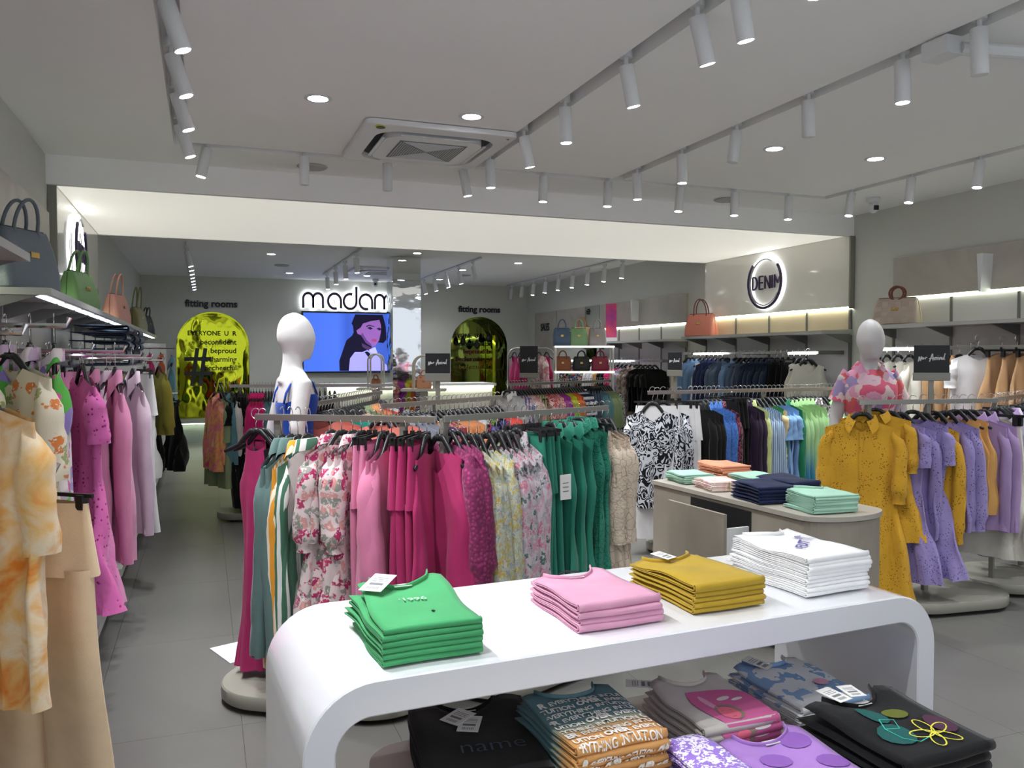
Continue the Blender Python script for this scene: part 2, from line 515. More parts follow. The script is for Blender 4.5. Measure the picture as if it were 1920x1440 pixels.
# mirror column
t = thing('mirror_column', 'square mirror-clad column standing in front of the wall screen', 'column', (2.74, 11.86, 0))
MB().cbox((0, 0, 1.33), (0.42, 0.40, 2.66), 0.004).build('rippled_mirror', foil('rippled_mirror_film', (226, 230, 234), 0.03, 3.0, 0.0035, (1, 1, 1.6)), t)
MB().cbox((0, 0, 2.83), (0.416, 0.396, 0.34), 0.003).build('upper_mirror', MIRROR, t)

# wall screen with a portrait picture
t = thing('display_screen', 'large wall screen showing a dark-haired woman on blue', 'screen', (2.63, YB - 0.002, 1.835))
MB().cbox((0, -0.03, 0), (1.86, 0.06, 1.16), 0.006).build('bezel', plain('bezel_black', (14, 14, 22), 0.35), t)
def scr(name, poly, rgb, k, e=0.9, mat=None):
    m = MB(); m.prism(poly, -0.0615 - 0.0006 * k, -0.0612 - 0.0006 * k + 0.0003, 'Y')
    return m.build(name, mat or plain('screen_%s' % name, rgb, 0.6, spec=0.2, emit=e), t)
bg, nt, b, N, L = node_mat('screen_background')
tcn = N('ShaderNodeTexCoord'); sx = N('ShaderNodeSeparateXYZ'); L(tcn.outputs['Object'], sx.inputs[0])
rp = ramp(nt, [(0.0, (66, 110, 226)), (0.35, (74, 114, 230)), (0.45, (56, 92, 200)), (0.62, (70, 106, 214)), (1.0, (50, 78, 182))])
mp = N('ShaderNodeMapRange'); mp.inputs['From Min'].default_value = -0.9; mp.inputs['From Max'].default_value = 0.9
L(sx.outputs['X'], mp.inputs['Value']); L(mp.outputs[0], rp.inputs[0])
b.inputs['Base Color'].default_value = (0, 0, 0, 1); L(rp.outputs[0], b.inputs['Emission Color']); b.inputs['Emission Strength'].default_value = 0.95
scr('picture_background', [(-0.9, -0.55), (0.9, -0.55), (0.9, 0.55), (-0.9, 0.55)], None, 0, mat=bg)
def SP(pts):  # picture points given on the 1920x1440 zoom of the screen -> metres
    return [((x - 720) / 1370 * 1.80, (892 - y) / 890 * 1.10) for x, y in pts]
scr('hair', SP([(540, 1330), (535, 1180), (600, 980), (640, 860), (720, 790), (745, 740), (735, 640), (715, 600), (745, 520), (770, 460), (1170, 460), (1215, 640), (1225, 840), (1180, 900), (1100, 890), (960, 1000), (700, 1120), (680, 1330)]), (22, 20, 44), 1, 0.75)
scr('sweater', SP([(672, 1330), (690, 1140), (760, 1040), (870, 1040), (960, 1000), (1060, 960), (1090, 1060), (1140, 1150), (1300, 1330)]), (150, 146, 232), 2)
scr('neck', SP([(860, 900), (1010, 980), (960, 1020), (870, 960)]), (70, 48, 90), 3)
scr('face', SP([(850, 660), (880, 600), (1000, 560), (1120, 540), (1150, 640), (1140, 740), (1115, 860), (1060, 940), (1010, 960), (920, 900), (850, 780), (800, 760), (785, 710), (810, 690)]), (132, 88, 160), 4)
scr('face_shadow', SP([(850, 780), (920, 900), (1010, 960), (1000, 920), (930, 850), (870, 740)]), (92, 60, 120), 5)
scr('fringe', SP([(1130, 520), (1190, 560), (1215, 700), (1222, 850), (1180, 895), (1105, 885), (1170, 800), (1150, 690)]), (18, 16, 38), 5)
for q, (x, y) in enumerate(((985, 675), (1120, 685))):
    scr('eye', SP([(x - 45, y - 8), (x, y - 26), (x + 42, y + 2), (x, y + 20)]), (34, 26, 60), 6)
scr('eyebrow', SP([(920, 640), (970, 618), (1050, 640), (1050, 652), (970, 634), (930, 655)]), (44, 30, 66), 6)
scr('mouth', SP([(990, 852), (1050, 835), (1088, 850), (1060, 885), (1020, 872)]), (150, 60, 110), 6)
scr('bow_tie', SP([(970, 1000), (1060, 970), (1090, 1050), (1030, 1070), (980, 1040)]), (170, 168, 240), 6)
scr('hair_strand', SP([(900, 1040), (990, 1170), (980, 1060), (940, 1030)]), (22, 20, 44), 6)

# halo-lit sign letters
SIGN_BACK = plain('halo_light', (246, 250, 255), 0.5, emit=8.0)
INKV = plain('sign_face', (46, 30, 66), 0.35)
def halo_letter(name, strokes, wd, parent, y0, mirror_axis='Y', back=SIGN_BACK):
    o = MB(); h = MB()
    for s in strokes:
        o.ribbon(s, wd, y0 - 0.075, y0 - 0.05, mirror_axis); h.ribbon(s, wd * 0.85, y0 - 0.048, y0 - 0.040, mirror_axis)
    o.build(name, INKV, parent)
    h.build('halo', back, parent)
t = thing('shop_sign', 'dark backlit madam sign glowing on the back wall above the screen', 'sign', (1.73, YB, 2.47))
t.scale = (0.86, 1, 1)
Hh = 0.28
def L_m(x):  # arches of the letter m
    return [[(x, 0), (x, Hh - 0.09)] + arc(x + 0.105, Hh - 0.105, 0.105, 180, 0, 14) + [(x + 0.21, 0)],
            [(x + 0.21, 0), (x + 0.21, Hh - 0.09)] + arc(x + 0.315, Hh - 0.105, 0.105, 180, 0, 14) + [(x + 0.42, 0)]]
def L_a(x):
    return [arc(x + 0.15, Hh / 2, Hh / 2, 290, 0, 30) + [(x + 0.15 + Hh / 2, 0)]]
def L_d(x):
    return [arc(x + 0.15, Hh / 2, Hh / 2, 70, 360, 30) + [(x + 0.15 + Hh / 2, 0.42)]]
for st in (L_m(0), L_a(0.52), L_d(0.86), L_a(1.21), L_m(1.56)):
    halo_letter('letter', st, 0.050, t, 0.0)

# side panels under the soffit with round signs
def side_panel(xw, sgn, label, y0, y1, z0, z1, cy, slab):
    xw += sgn * 0.0015
    t = thing('header_panel', label, 'panel', (xw, 0, 0))
    MB().b2((min(0, sgn * 0.05), y0, z0), (max(0, sgn * 0.05), y1, z1)).build('panel_board', PANELW, t)
    MB().b2((min(0, sgn * 0.06), y0 - 0.02, z0 - 0.02), (max(0, sgn * 0.06), y0, z1)).build('edge_trim', GREYM, t)
    MB().b2((min(sgn * 0.01, sgn * 0.05), y0, z0 - 0.018), (max(sgn * 0.01, sgn * 0.05), y1, z0 - 0.003)).build('led_line', LED, t)
    s = thing('round_sign', slab, 'sign', (xw + sgn * 0.05, cy, 2.43))
    # ring and word in the panel plane: local x runs along the wall
    m = MB(); a0 = arc(0, 0, 0.30, 100, 400, 60)
    def put(mm, d0, d1, mat, nm):
        for i, v in enumerate(mm.v): mm.v[i] = Vector((sgn * (d0 + (d1 - d0) * (v.y > 0.5)), sgn * v.x, v.z))
        mm.build(nm, mat, s)
    m.ribbon(arc(0, 0, 0.30, 135, 400, 60), 0.028, 0, 1); put(m, 0.03, 0.05, INKV, 'ring')
    m = MB(); m.ribbon(arc(0, 0, 0.30, 0, 360, 60), 0.02, 0, 1); put(m, 0.012, 0.028, plain('ring_halo_light', (246, 250, 255), 0.5, emit=5.0), 'halo')
    m = MB(); m.ribbon(arc(0, 0, 0.27, 60, 330, 50), 0.012, 0, 1); put(m, 0.03, 0.045, plain('ring_grey', (150, 150, 150), 0.4), 'inner_ring')
    x = -0.235
    hh = 0.075
    for ch in 'DENIM':
        st = {'D': [[(0, -hh), (0, hh)], [(0, hh)] + arc(0.02, 0, 0.065, 90, -90, 12, hh) + [(0, -hh)]],
              'E': [[(0, -hh), (0, hh)], [(0, hh), (0.07, hh)], [(0, 0), (0.06, 0)], [(0, -hh), (0.07, -hh)]],
              'N': [[(0, -hh), (0, hh)], [(0, hh), (0.09, -hh)], [(0.09, -hh), (0.09, hh)]],
              'I': [[(0, -hh), (0, hh)]],
              'M': [[(0, -hh), (0, hh)], [(0, hh), (0.055, -hh * 0.3)], [(0.055, -hh * 0.3), (0.11, hh)], [(0.11, hh), (0.11, -hh)]]}[ch]
        m = MB()
        for q in st: m.ribbon([(x + p[0], p[1]) for p in q], 0.017, 0, 1)
        put(m, 0.02, 0.035, INKV, 'letter')
        x += {'D': 0.125, 'E': 0.105, 'N': 0.13, 'I': 0.045, 'M': 0}[ch]
side_panel(XR, -1, 'glossy cream header panel carrying the round denim sign', 6.70, 9.30, 2.07, 2.79, 8.02, 'round backlit denim sign on the glossy header panel')
side_panel(XL, 1, 'glossy cream header panel on the left wall behind the green bag', 6.76, 9.28, 1.93, 2.79, 7.75, 'round backlit sign seen edge-on above the green handbag')

# stone cladding panels with a light line below
def clad(name, label, x, sgn, y0, y1, z0, z1, led=True):
    x += sgn * 0.0015
    t = thing(name, label, 'panel', (x, 0, 0))
    MB().b2((min(0, sgn * 0.04), y0, z0), (max(0, sgn * 0.04), y1, z1)).build('panel_board', STONE, t)
    if led: MB().b2((min(sgn * .01, sgn * 0.035), y0, z0 - 0.014), (max(sgn * .01, sgn * 0.035), y1, z0 - 0.002)).build('led_line', LED, t)
clad('stone_panel', 'long grey stone panel above the far right shelf with bags', XR, -1, 9.78, 12.40, 2.03, 2.43)
clad('stone_panel', 'short grey stone panel beside the narrow mirror strip', XR, -1, 12.98, 14.2, 2.03, 2.43)
clad('stone_panel', 'grey stone panel carrying the sales lettering in the far corner', XR, -1, 14.24, 15.3, 1.0, 2.43, False)
clad('stone_panel', 'big grey stone panel above the near right shelf', XR, -1, 1.5, 6.14, 2.12, 2.50)
clad('stone_panel', 'grey stone panel on the near left wall above the grey bag', XL, 1, 1.0, 6.55, 1.98, 2.56)
tag(MB().b2((XR - 0.03, 12.44, 1.2), (XR, 12.95, 2.43)).build('mirror_strip', MIRROR), 'narrow upright mirror strip on the right wall reflecting an arch', 'mirror')
o = link('raised_lettering', text_me('SALES', 0.20, 0.005, 'LEFT', 0.004, 0.9), INK, None, (XR - 0.046, 14.98, 2.07)); o.rotation_euler = (R(90), 0, R(-90)); o.scale = (0.9, 1, 1)
tag(o, 'SALES lettering on the stone panel in the far corner', 'lettering')
for y, lab in ((11.1, 'slim white wedge bracket on the far stone panel'), (5.1, 'slim white wedge bracket on the near stone panel')):
    m = MB(); m.prism([(y - 0.03, 2.42), (y + 0.03, 2.42), (y + 0.01, 2.10), (y - 0.01, 2.10)], XR - 0.16, XR - 0.04, 'X')
    tag(m.build('wedge_bracket', WHITE), lab, 'bracket')

# ------------------------------------------------------------------ ceiling fittings
GLOW = plain('lamp_glow', (244, 248, 255), 0.5, emit=30.0)
GLOW.cycles.emission_sampling = 'NONE'
def spot_light(parent, loc, d, watts, size=80, rad=0.04):
    l = bpy.data.lights.new('lamp_light', 'SPOT')
    l.energy = watts; l.spot_size = R(size); l.spot_blend = 0.7; l.shadow_soft_size = rad; l.color = (0.965, 0.99, 1.0)
    o = bpy.data.objects.new('lamp_light', l); COL.objects.link(o); o.parent = parent; o.location = loc
    o.rotation_euler = Vector(d).to_track_quat('-Z', 'Y').to_euler()
cyl = MB().lathe([(0.0, 0.0), (0.034, 0.0), (0.036, -0.004), (0.036, -0.196), (0.033, -0.2), (0.028, -0.197), (0.0, -0.197)], n=18)
CYLME = mesh('lamp_body', cyl.v, cyl.f, True); smooth_by_angle(CYLME)
len_ = MB().lathe([(0.0, -0.2015), (0.029, -0.2015), (0.029, -0.198), (0, -0.198)], n=16)
LENSME = mesh('lens', len_.v, len_.f, False)
ofl = MB().lathe([(0.0, -0.1985), (0.029, -0.1985), (0.029, -0.197), (0, -0.197)], n=16)
cap_ = MB().lathe([(0.0, 0.075), (0.03, 0.075), (0.032, 0.06), (0.032, 0.035), (0.0, 0.035)], n=14)
cap_.tube([(0, 0, 0.04), (0, 0, -0.01)], 0.012, 8)
CAPME = mesh('mount', cap_.v, cap_.f, True); smooth_by_angle(CAPME)
def track_lamp(x, y, z, tilt, az, lit, label, group, watts=None, s=1.0):
    t = thing('track_lamp', label, 'lamp', (x, y, z), 0, group)
    link('mount', CAPME, WHITE, t)
    b = link('lamp_body', CYLME, WHITE, t)
    q = Matrix.Rotation(az, 4, 'Z') @ Matrix.Rotation(tilt, 4, 'Y')
    b.rotation_euler = q.to_euler()
    d = (q.to_3x3() @ Vector((0, 0, -1)))
    ln = link('lens', LENSME, GLOW if lit else WHITE, b)
    if lit: spot_light(t, d * 0.215, d, SPOT_W if watts is None else watts)
def lname(n, row): return '%s white track lamp from the front, %s' % (ORD[n], row)
# (tilt in degrees, azimuth): tilt leans the lower end towards azimuth
rows = [(TR[0], [(1.5, 18), (2.4, 18), (3.0, 18), (3.62, 18), (4.24, 18), (4.86, 18), (5.5, 18)], 180, 'in the leftmost ceiling track', [1] * 7),
        (TR[1], [(1.2, 5), (2.3, 8), (2.72, 14), (3.0, 18), (3.62, 14), (4.35, 3), (5.0, 14), (5.68, 3)], 190, 'in the ceiling track right of the air conditioner', [1] * 8),
        (TR[2], [(1.2, 5), (2.35, 10), (2.68, 3), (3.10, 2), (3.76, 2), (4.42, -8), (5.06, 2), (5.70, 2)], 180, 'in the long middle right ceiling track', [1, 1, 0, 1, 0, 0, 1, 1]),
        (TR[3], [(2.4, -8), (3.3, -8), (4.45, -8), (5.07, -8), (5.72, -8)], 180, 'in the rightmost ceiling track', [1, 1, 1, 1, 1])]
for x, L_, az, row, lit in rows:
    for n, ((y, tl), li) in enumerate(zip(L_, lit)):
        track_lamp(x, y, ZC - 0.02, R(tl), R(az), li, lname(n, row), 'track lamps ' + row, {0: 70, 3: 64}.get(TR.index(x), 16 if y < 3.3 else SPOT_W))
for n, (x, tl, az, li) in enumerate([(0.03, 12, 0, 1), (0.68, 0, 0, 0), (1.28, 0, 0, 0), (1.86, 12, 180, 1), (2.53, 2, 0, 1), (3.10, 2, 0, 1), (3.78, -5, 180, 1), (4.33, 2, 0, 1), (4.90, 2, 0, 1)]):
    track_lamp(x, 6.05, ZC - 0.02, R(tl), R(az), li, '%s white track lamp from the left in the cross track before the soffit' % ORD[n], 'track lamps in the cross track')
for k, t_ in enumerate(TR):
    tag(MB().b2((t_ - 0.017, YF + 0.1, ZC + 0.075), (t_ + 0.017, 6.0, ZC + 0.105)).build('lamp_track', WHITE), ['leftmost white lamp track recessed in the ceiling', 'white lamp track recessed right of the air conditioner', 'middle right white lamp track recessed in the ceiling', 'rightmost white lamp track recessed in the ceiling'][k], 'track')
tag(MB().b2((TR[0], 6.033, ZC + 0.075), (TR[3], 6.067, ZC + 0.105)).build('lamp_track', WHITE), 'white cross lamp track recessed in front of the soffit', 'track')
m = MB(); m.tube([(3.2, 2.80, 2.94), (3.9, 2.66, 2.94)], 0.03, 10); m.box((3.16, 2.86, 2.95), (0.10, 0.14, 0.08))
tag(m.build('white_conduit', WHITE), 'short white conduit branching off the middle right track', 'pipe')
# rear room tracks
def rear_track(x0, y0, x1, y1, n, lab, tl, az, skip=()):
    a, b = Vector((x0, y0, 0)), Vector((x1, y1, 0))
    m = MB(); m.tube([(x0, y0, ZC - 0.015), (x1, y1, ZC - 0.015)], 0.018, 4)
    tag(m.build('lamp_track', WHITE), 'white surface lamp track ' + lab, 'track')
    for k in range(n):
        p = a.lerp(b, (k + 0.5) / n)
        track_lamp(p.x, p.y, ZC - 0.10, R(tl), R(az), k not in skip, '%s small lamp from the front on the track %s' % (ORD[k], lab), 'track lamps ' + lab, 20)
rear_track(-0.20, 11.0, -0.20, 15.4, 8, 'along the left of the rear room', 14, 180)
rear_track(1.95, 10.8, 1.95, 14.6, 4, 'left of the mirror column', 3, 180)
rear_track(3.75, 11.3, 3.75, 15.0, 5, 'right of the mirror column', 12, 180, (0,))
rear_track(5.72, 10.4, 5.72, 15.6, 9, 'along the right of the rear room', -6, 180, (7, 8))
dl = MB().lathe([(0.0, 0.002), (0.075, 0.002), (0.077, -0.004), (0.068, -0.008), (0.056, -0.006), (0.054, 0.0), (0, 0.0)], n=28)
DLME = mesh('trim_ring', dl.v, dl.f, True); smooth_by_angle(DLME)
dg = MB().lathe([(0.0, -0.006), (0.053, -0.006), (0.053, -0.001), (0, -0.001)], n=24); DGME = mesh('lens', dg.v, dg.f, False)
dls = [(0.61, 4.73, 'between the left track and the air conditioner'), (1.52, 4.76, 'just in front of the air conditioner'), (3.72, 4.75, 'between the two right tracks, left one'), (4.60, 4.73, 'between the two right tracks, right one'),
       (0.61, 2.3, 'added out of view above the left aisle'), (1.2, 0.6, 'added out of view above the white table'), (2.55, 1.6, 'added out of view above the right side of the table'), (4.2, 2.2, 'added out of view above the right rack'),  # unseen downlights, added to lift the ambient light at the front
       (0.89, 12.02, 'in the rear room behind the left aisle'), (1.38, 14.6, 'in the rear room left of the wall sign'), (2.71, 14.6, 'in the rear room above the wall sign'), (4.02, 13.1, 'in the rear room, middle of the three right ones'), (4.10, 14.8, 'in the rear room, farthest of the three right ones'), (4.53, 11.84, 'in the rear room, nearest of the three right ones'), (2.78, 11.2, 'in the rear room before the mirror column'), (1.9, 10.3, 'just behind the soffit in the rear room')]
for x, y, lab in dls:
    t = thing('downlight', 'round recessed downlight ' + lab, 'lamp', (x, y, ZC), 0, 'recessed downlights')
    link('trim_ring', DLME, WHITE, t); link('lens', DGME, GLOW, t)
    spot_light(t, (0, 0, -0.03), (0, 0, -1), 6.0 if 'table' in lab else (9.0 if 'left aisle' in lab and y < 5 else DOWN_W), 130, 0.05)
sp = MB().lathe([(0.0, 0.0), (0.11, 0.0), (0.115, -0.006), (0.10, -0.016), (0.085, -0.010), (0.03, -0.016), (0, -0.016)], n=28)
SPME = mesh('ceiling_speaker', sp.v, sp.f, True); smooth_by_angle(SPME)
for x, y, lab in ((0.78, 6.42, 'round ceiling speaker left of the air conditioner'), (4.50, 6.42, 'round ceiling speaker near the cross track right side'), (1.15, 13.4, 'round ceiling speaker in the rear room left side'), (4.3, 13.9, 'round ceiling speaker in the rear room right side')):
    tag(link('round_speaker', SPME, plain('speaker_grey', (176, 178, 176), 0.6), None, (x, y, ZC)), lab, 'speaker')
def camera_dome(x, y, lab):
    t = thing('security_camera', lab, 'camera', (x, y, ZC))
    MB().lathe([(0, 0), (0.06, 0), (0.06, -0.03), (0.03, -0.05), (0, -0.05)], n=20).build('mount', WHITE, t, smooth=True)
    MB().lathe([(0.0, -0.045), (0.035, -0.05), (0.048, -0.08), (0.044, -0.11), (0.02, -0.135), (0, -0.138)], n=20).build('ball', WHITE, t, smooth=True)
    MB().box((-0.01, -0.046, -0.095), (0.04, 0.02, 0.04)).build('lens', BLACKP, t)
camera_dome(5.72, 5.9, 'white ball security camera at the right end of the cross track')
camera_dome(2.98, 15.2, 'white ball security camera above the madam sign')

def cassette_ac(x, y, lab, s=1.0):
    t = thing('air_conditioner', lab, 'air conditioner', (x, y, ZC))
    h = 0.49 * s
    def rr(hw, r, n=6):
        return [p for cx, cy, a in ((hw - r, hw - r, 0), (-hw + r, hw - r, 90), (-hw + r, -hw + r, 180), (hw - r, -hw + r, 270)) for p in arc(cx, cy, r, a, a + 90, n)]
    ACW = plain('ac_white', (226, 226, 228), 0.4)
    m = MB(); o = rr(h, 0.05 * s); i = rr(h * 0.80, 0.16 * s)
    rings = [[(p[0], p[1], -0.004) for p in o], [(p[0], p[1], -0.03) for p in o], [(p[0] * 0.985, p[1] * 0.985, -0.036) for p in o], [(p[0], p[1], -0.045) for p in i], [(p[0] * 0.98, p[1] * 0.98, -0.01) for p in i]]
    m.loft(rings); m.build('frame', ACW, t, smooth=False)
    MB().prism(i, -0.012, -0.008).build('duct_cavity', plain('ac_cavity', (58, 60, 64), 0.7), t)
    m = MB(); c0 = rr(h * 0.66, 0.12 * s); m.prism(c0, -0.055, -0.012); m.build('centre_panel', ACW, t)
    g = thing
    m = MB(); hw = h * 0.46
    for tri in range(4):
        a = tri * PI / 2
        for k in range(1, 14):
            d = hw * k / 14
            p0 = Matrix.Rotation(a, 3, 'Z') @ Vector((-d + 0.01, -d, 0)); p1 = Matrix.Rotation(a, 3, 'Z') @ Vector((d - 0.01, -d, 0))
            m.tube([(p0.x, p0.y, -0.058), (p1.x, p1.y, -0.058)], 0.0045, 4)
    m.build('grille_slats', plain('ac_slat', (196, 198, 200), 0.5), t)['kind'] = 'stuff'
    MB().box((0, 0, -0.0555), (hw * 2, hw * 2, 0.004)).build('grille_backing', plain('ac_dark', (120, 123, 126), 0.7), t)
    for q in range(4):
        a = q * PI / 2
        m = MB(); m.box((0, -h * 0.69, -0.052), (h * 1.0, 0.022 * s, 0.006)); v = m.build('vane', ACW, t); v.rotation_euler = (0, 0, a)
    m = MB(); m.lathe([(0, -0.042), (0.028, -0.042), (0.03, -0.038), (0, -0.037)], (-h * 0.80, -h * 0.86, 0), 16); m.build('round_sticker', plain('sticker_dark', (60, 70, 30), 0.5), t)
    m = MB(); m.box((-h * 0.80, -h * 0.86, -0.038), (0.085, 0.085, 0.002), 0.3); m.build('yellow_sticker', plain('sticker_yellow', (206, 206, 40), 0.5), t)
    m = MB(); m.box((h * 0.86, -h * 0.86, -0.038), (0.05, 0.03, 0.002)); m.build('badge', plain('badge_red', (150, 70, 60), 0.4), t)
cassette_ac(1.42, 5.47, 'white square cassette air conditioner in the ceiling above the racks')
cassette_ac(2.75, 13.6, 'white cassette air conditioner behind the mirror column')
# ------------------------------------------------------------------ white display table and lower platform
TROT = R(3.1)
def u_poly(x0, x1, zt, thk, leg, ro, n=10):
    ri = max(ro - thk, 0.03)
    out = [(x0, 0.0)] + arc(x0 + ro, zt - ro, ro, 180, 90, n) + arc(x1 - ro, zt - ro, ro, 90, 0, n) + [(x1, 0.0)]
    inn = [(x1 - leg, 0.0)] + arc(x1 - leg - ri, zt - thk - ri, ri, 0, 90, n) + arc(x0 + leg + ri, zt - thk - ri, ri, 90, 180, n) + [(x0 + leg, 0.0)]
    return out, inn
def u_table(name, lab, loc, rz, ln, dp, zt, thk, leg, ro, mat):
    t = thing(name, lab, 'table', loc, rz)
    out, inn = u_poly(0, ln, zt, thk, leg, ro)
    m = MB(); n = len(out)
    inn = inn[::-1]
    for a, b in ((0, 0.0),):
        pass
    rings = []
    bv = 0.004
    for i in range(n):
        o, q = Vector(out[i]), Vector(inn[i])
        d = (q - o).normalized() * bv
        o2, q2 = o + d, q - d
        rings.append([(o.x, bv, o.y), (o2.x, 0, o2.y), (q2.x, 0, q2.y), (q.x, bv, q.y), (q.x, dp - bv, q.y), (q2.x, dp, q2.y), (o2.x, dp, o2.y), (o.x, dp - bv, o.y)])
    m.loft(rings, True, True, True)
    o = m.build('table_shell', mat, t, smooth=True)
    smooth_by_angle(o.data, 30)
    return t
u_table('display_table', 'glossy white display table with rounded ends in the foreground', (0.195, 1.865, 0), TROT, 2.0, 0.66, 0.80, 0.085, 0.075, 0.17, GLOSSW)
t = thing('low_platform', 'low stone-coloured display platform nested under the white table', 'platform', (0.47, 1.10, 0), TROT)
def rrect(x0, y0, x1, y1, r, n=8):
    return [p for cx, cy, a in ((x1 - r, y1 - r, 0), (x0 + r, y1 - r, 90), (x0 + r, y0 + r, 180), (x1 - r, y0 + r, 270)) for p in arc(cx, cy, r, a, a + 90, n)]
MB().prism(rrect(0, 0, 1.50, 1.22, 0.12), 0.39, 0.43).build('platform_top', PLAT, t)
MB().prism(rrect(0.06, 0.06, 1.44, 1.16, 0.12), 0.0, 0.39).build('platform_body', PLAT, t)
ZP = 0.43

class Fold:
    """one folded garment: a sheet folded over at the front edge, x across, y back, z up"""
    def __init__(s, w, d, th, seed, top=False, neck=0.0, rise=0.0):
        s.w, s.d, s.th, s.top, s.neck, s.rise = w, d, th, top, neck, rise
        rn = random.Random(int(seed))
        s.ph = [rn.uniform(0, 6.28) for _ in range(6)]
        rn = random.Random(seed)
        s.fl = rn.uniform(-0.012, 0.018); s.fr = rn.uniform(-0.01, 0.012)
        s.amp = 0.9
    def ymax(s, x):
        if not s.neck: return s.d * (1 + 0.02 * math.sin(x * 30 + s.ph[0]))
        u = (x - s.w / 2) / 0.085
        return s.d - (0.07 * math.sqrt(max(0, 1 - u * u)) if abs(u) < 1 else 0) - 0.02 * (abs(x / s.w - 0.5) * 2) ** 3
    def warp(s, x, y, z, upper):
        v = max(0, y / s.d)
        k = x / s.w - 0.5
        xx = x + (s.fl * v * v if k < 0 else s.fr * v * v) * abs(k) * 2 + 0.003 * math.sin(9 * v + s.ph[1])
        dz = s.amp * v * (0.0022 * math.sin(x * 34 + s.ph[2]) + 0.0025 * math.sin(y * 26 + s.ph[3] + x * 9))
        if upper:
            dz += s.rise * v ** 1.7 * (0.55 + 0.45 * abs(k) * 2)
            if s.top: dz += 0.004 * math.sin(x * 18 + y * 22 + s.ph[4]) * min(1, v * 2) - 0.006 * (abs(k) * 2) ** 4
        return (xx, y + 0.002 * math.sin(x * 25 + s.ph[5]), z + dz)
    def sheet(s, inset, nx=12):
        r = s.th / 2 - inset * 0.4
        zb, zt = inset * 0.4, s.th - inset * 0.4
        path = [('b', 1 - i / 7) for i in range(8)] + [('a', i / 6) for i in range(1, 6)] + [('t', i / 11) for i in range(12)]
        bm = bmesh.new(); g = []
        for kd, u in path:
            row = []
            for j in range(nx + 1):
                x = s.w * j / nx
                ym = s.ymax(x) if kd == 't' else s.d
                y0 = r + inset
                if kd == 'b': y, z = y0 + (ym - y0) * u, zb
                elif kd == 'a': y, z = y0 - r * math.sin(PI * u), zb + (zt - zb) * (1 - math.cos(PI * u)) / 2
                else: y, z = y0 + (ym - inset * 2 - y0) * u, zt
                row.append(bm.verts.new(s.warp(x, y, z, kd == 't')))
            g.append(row)
        for a, b in zip(g[:-1], g[1:]):
            for j in range(nx): bm.faces.new((a[j], a[j + 1], b[j + 1], b[j]))
        bmesh.ops.recalc_face_normals(bm, faces=bm.faces)
        bmesh.ops.solidify(bm, geom=bm.faces[:], thickness=0.0024)
        return bm
    def me(s):
        bm = s.sheet(0.0); m2 = s.sheet(0.011, 8)
        me = bpy.data.meshes.new('tmp'); m2.to_mesh(me); bm.from_mesh(me); bpy.data.meshes.remove(me); m2.free()
        o = bpy.data.meshes.new('folded_garment'); 
        for f in bm.faces: f.smooth = True
        bm.to_mesh(o); bm.free()
        return o
    def pt(s, x, sv, lift=0.0022):
        """a point of the outer surface: sv > 0 back over the top, sv < 0 round the front fold"""
        lift += 0.003
        r = s.th / 2
        if sv >= 0: p = s.warp(x, r + sv, s.th, True); return (p[0], p[1], p[2] + lift)
        a = min(PI, -sv / r)
        rr = r + lift
        return s.warp(x, r - rr * math.sin(a), r + rr * math.cos(a), False)
    def decal(s, me, x0, s0, lift=0.0025, wave=0.0):
        for v in me.vertices:
            x, y = v.co.x, v.co.y
            if wave: y += wave * math.sin(x * 42)
            v.co = s.pt(x0 + x, s0 + y, lift + v.co.z)
        me.update(); return me
    def patch(s, x0, x1, s0, s1, fn=None, n=10, lift=0.002):
        m = MB(); rows = []
        for i in range(n + 1):
            row = []
            for j in range(n + 1):
                u, v = i / n, j / n
                xx, ss = (x0 + (x1 - x0) * v, s0 + (s1 - s0) * u) if fn is None else fn(u, v)
                row.append(s.pt(xx, ss, lift))
            rows.append(row)
        m.loft(rows, False)
        return m

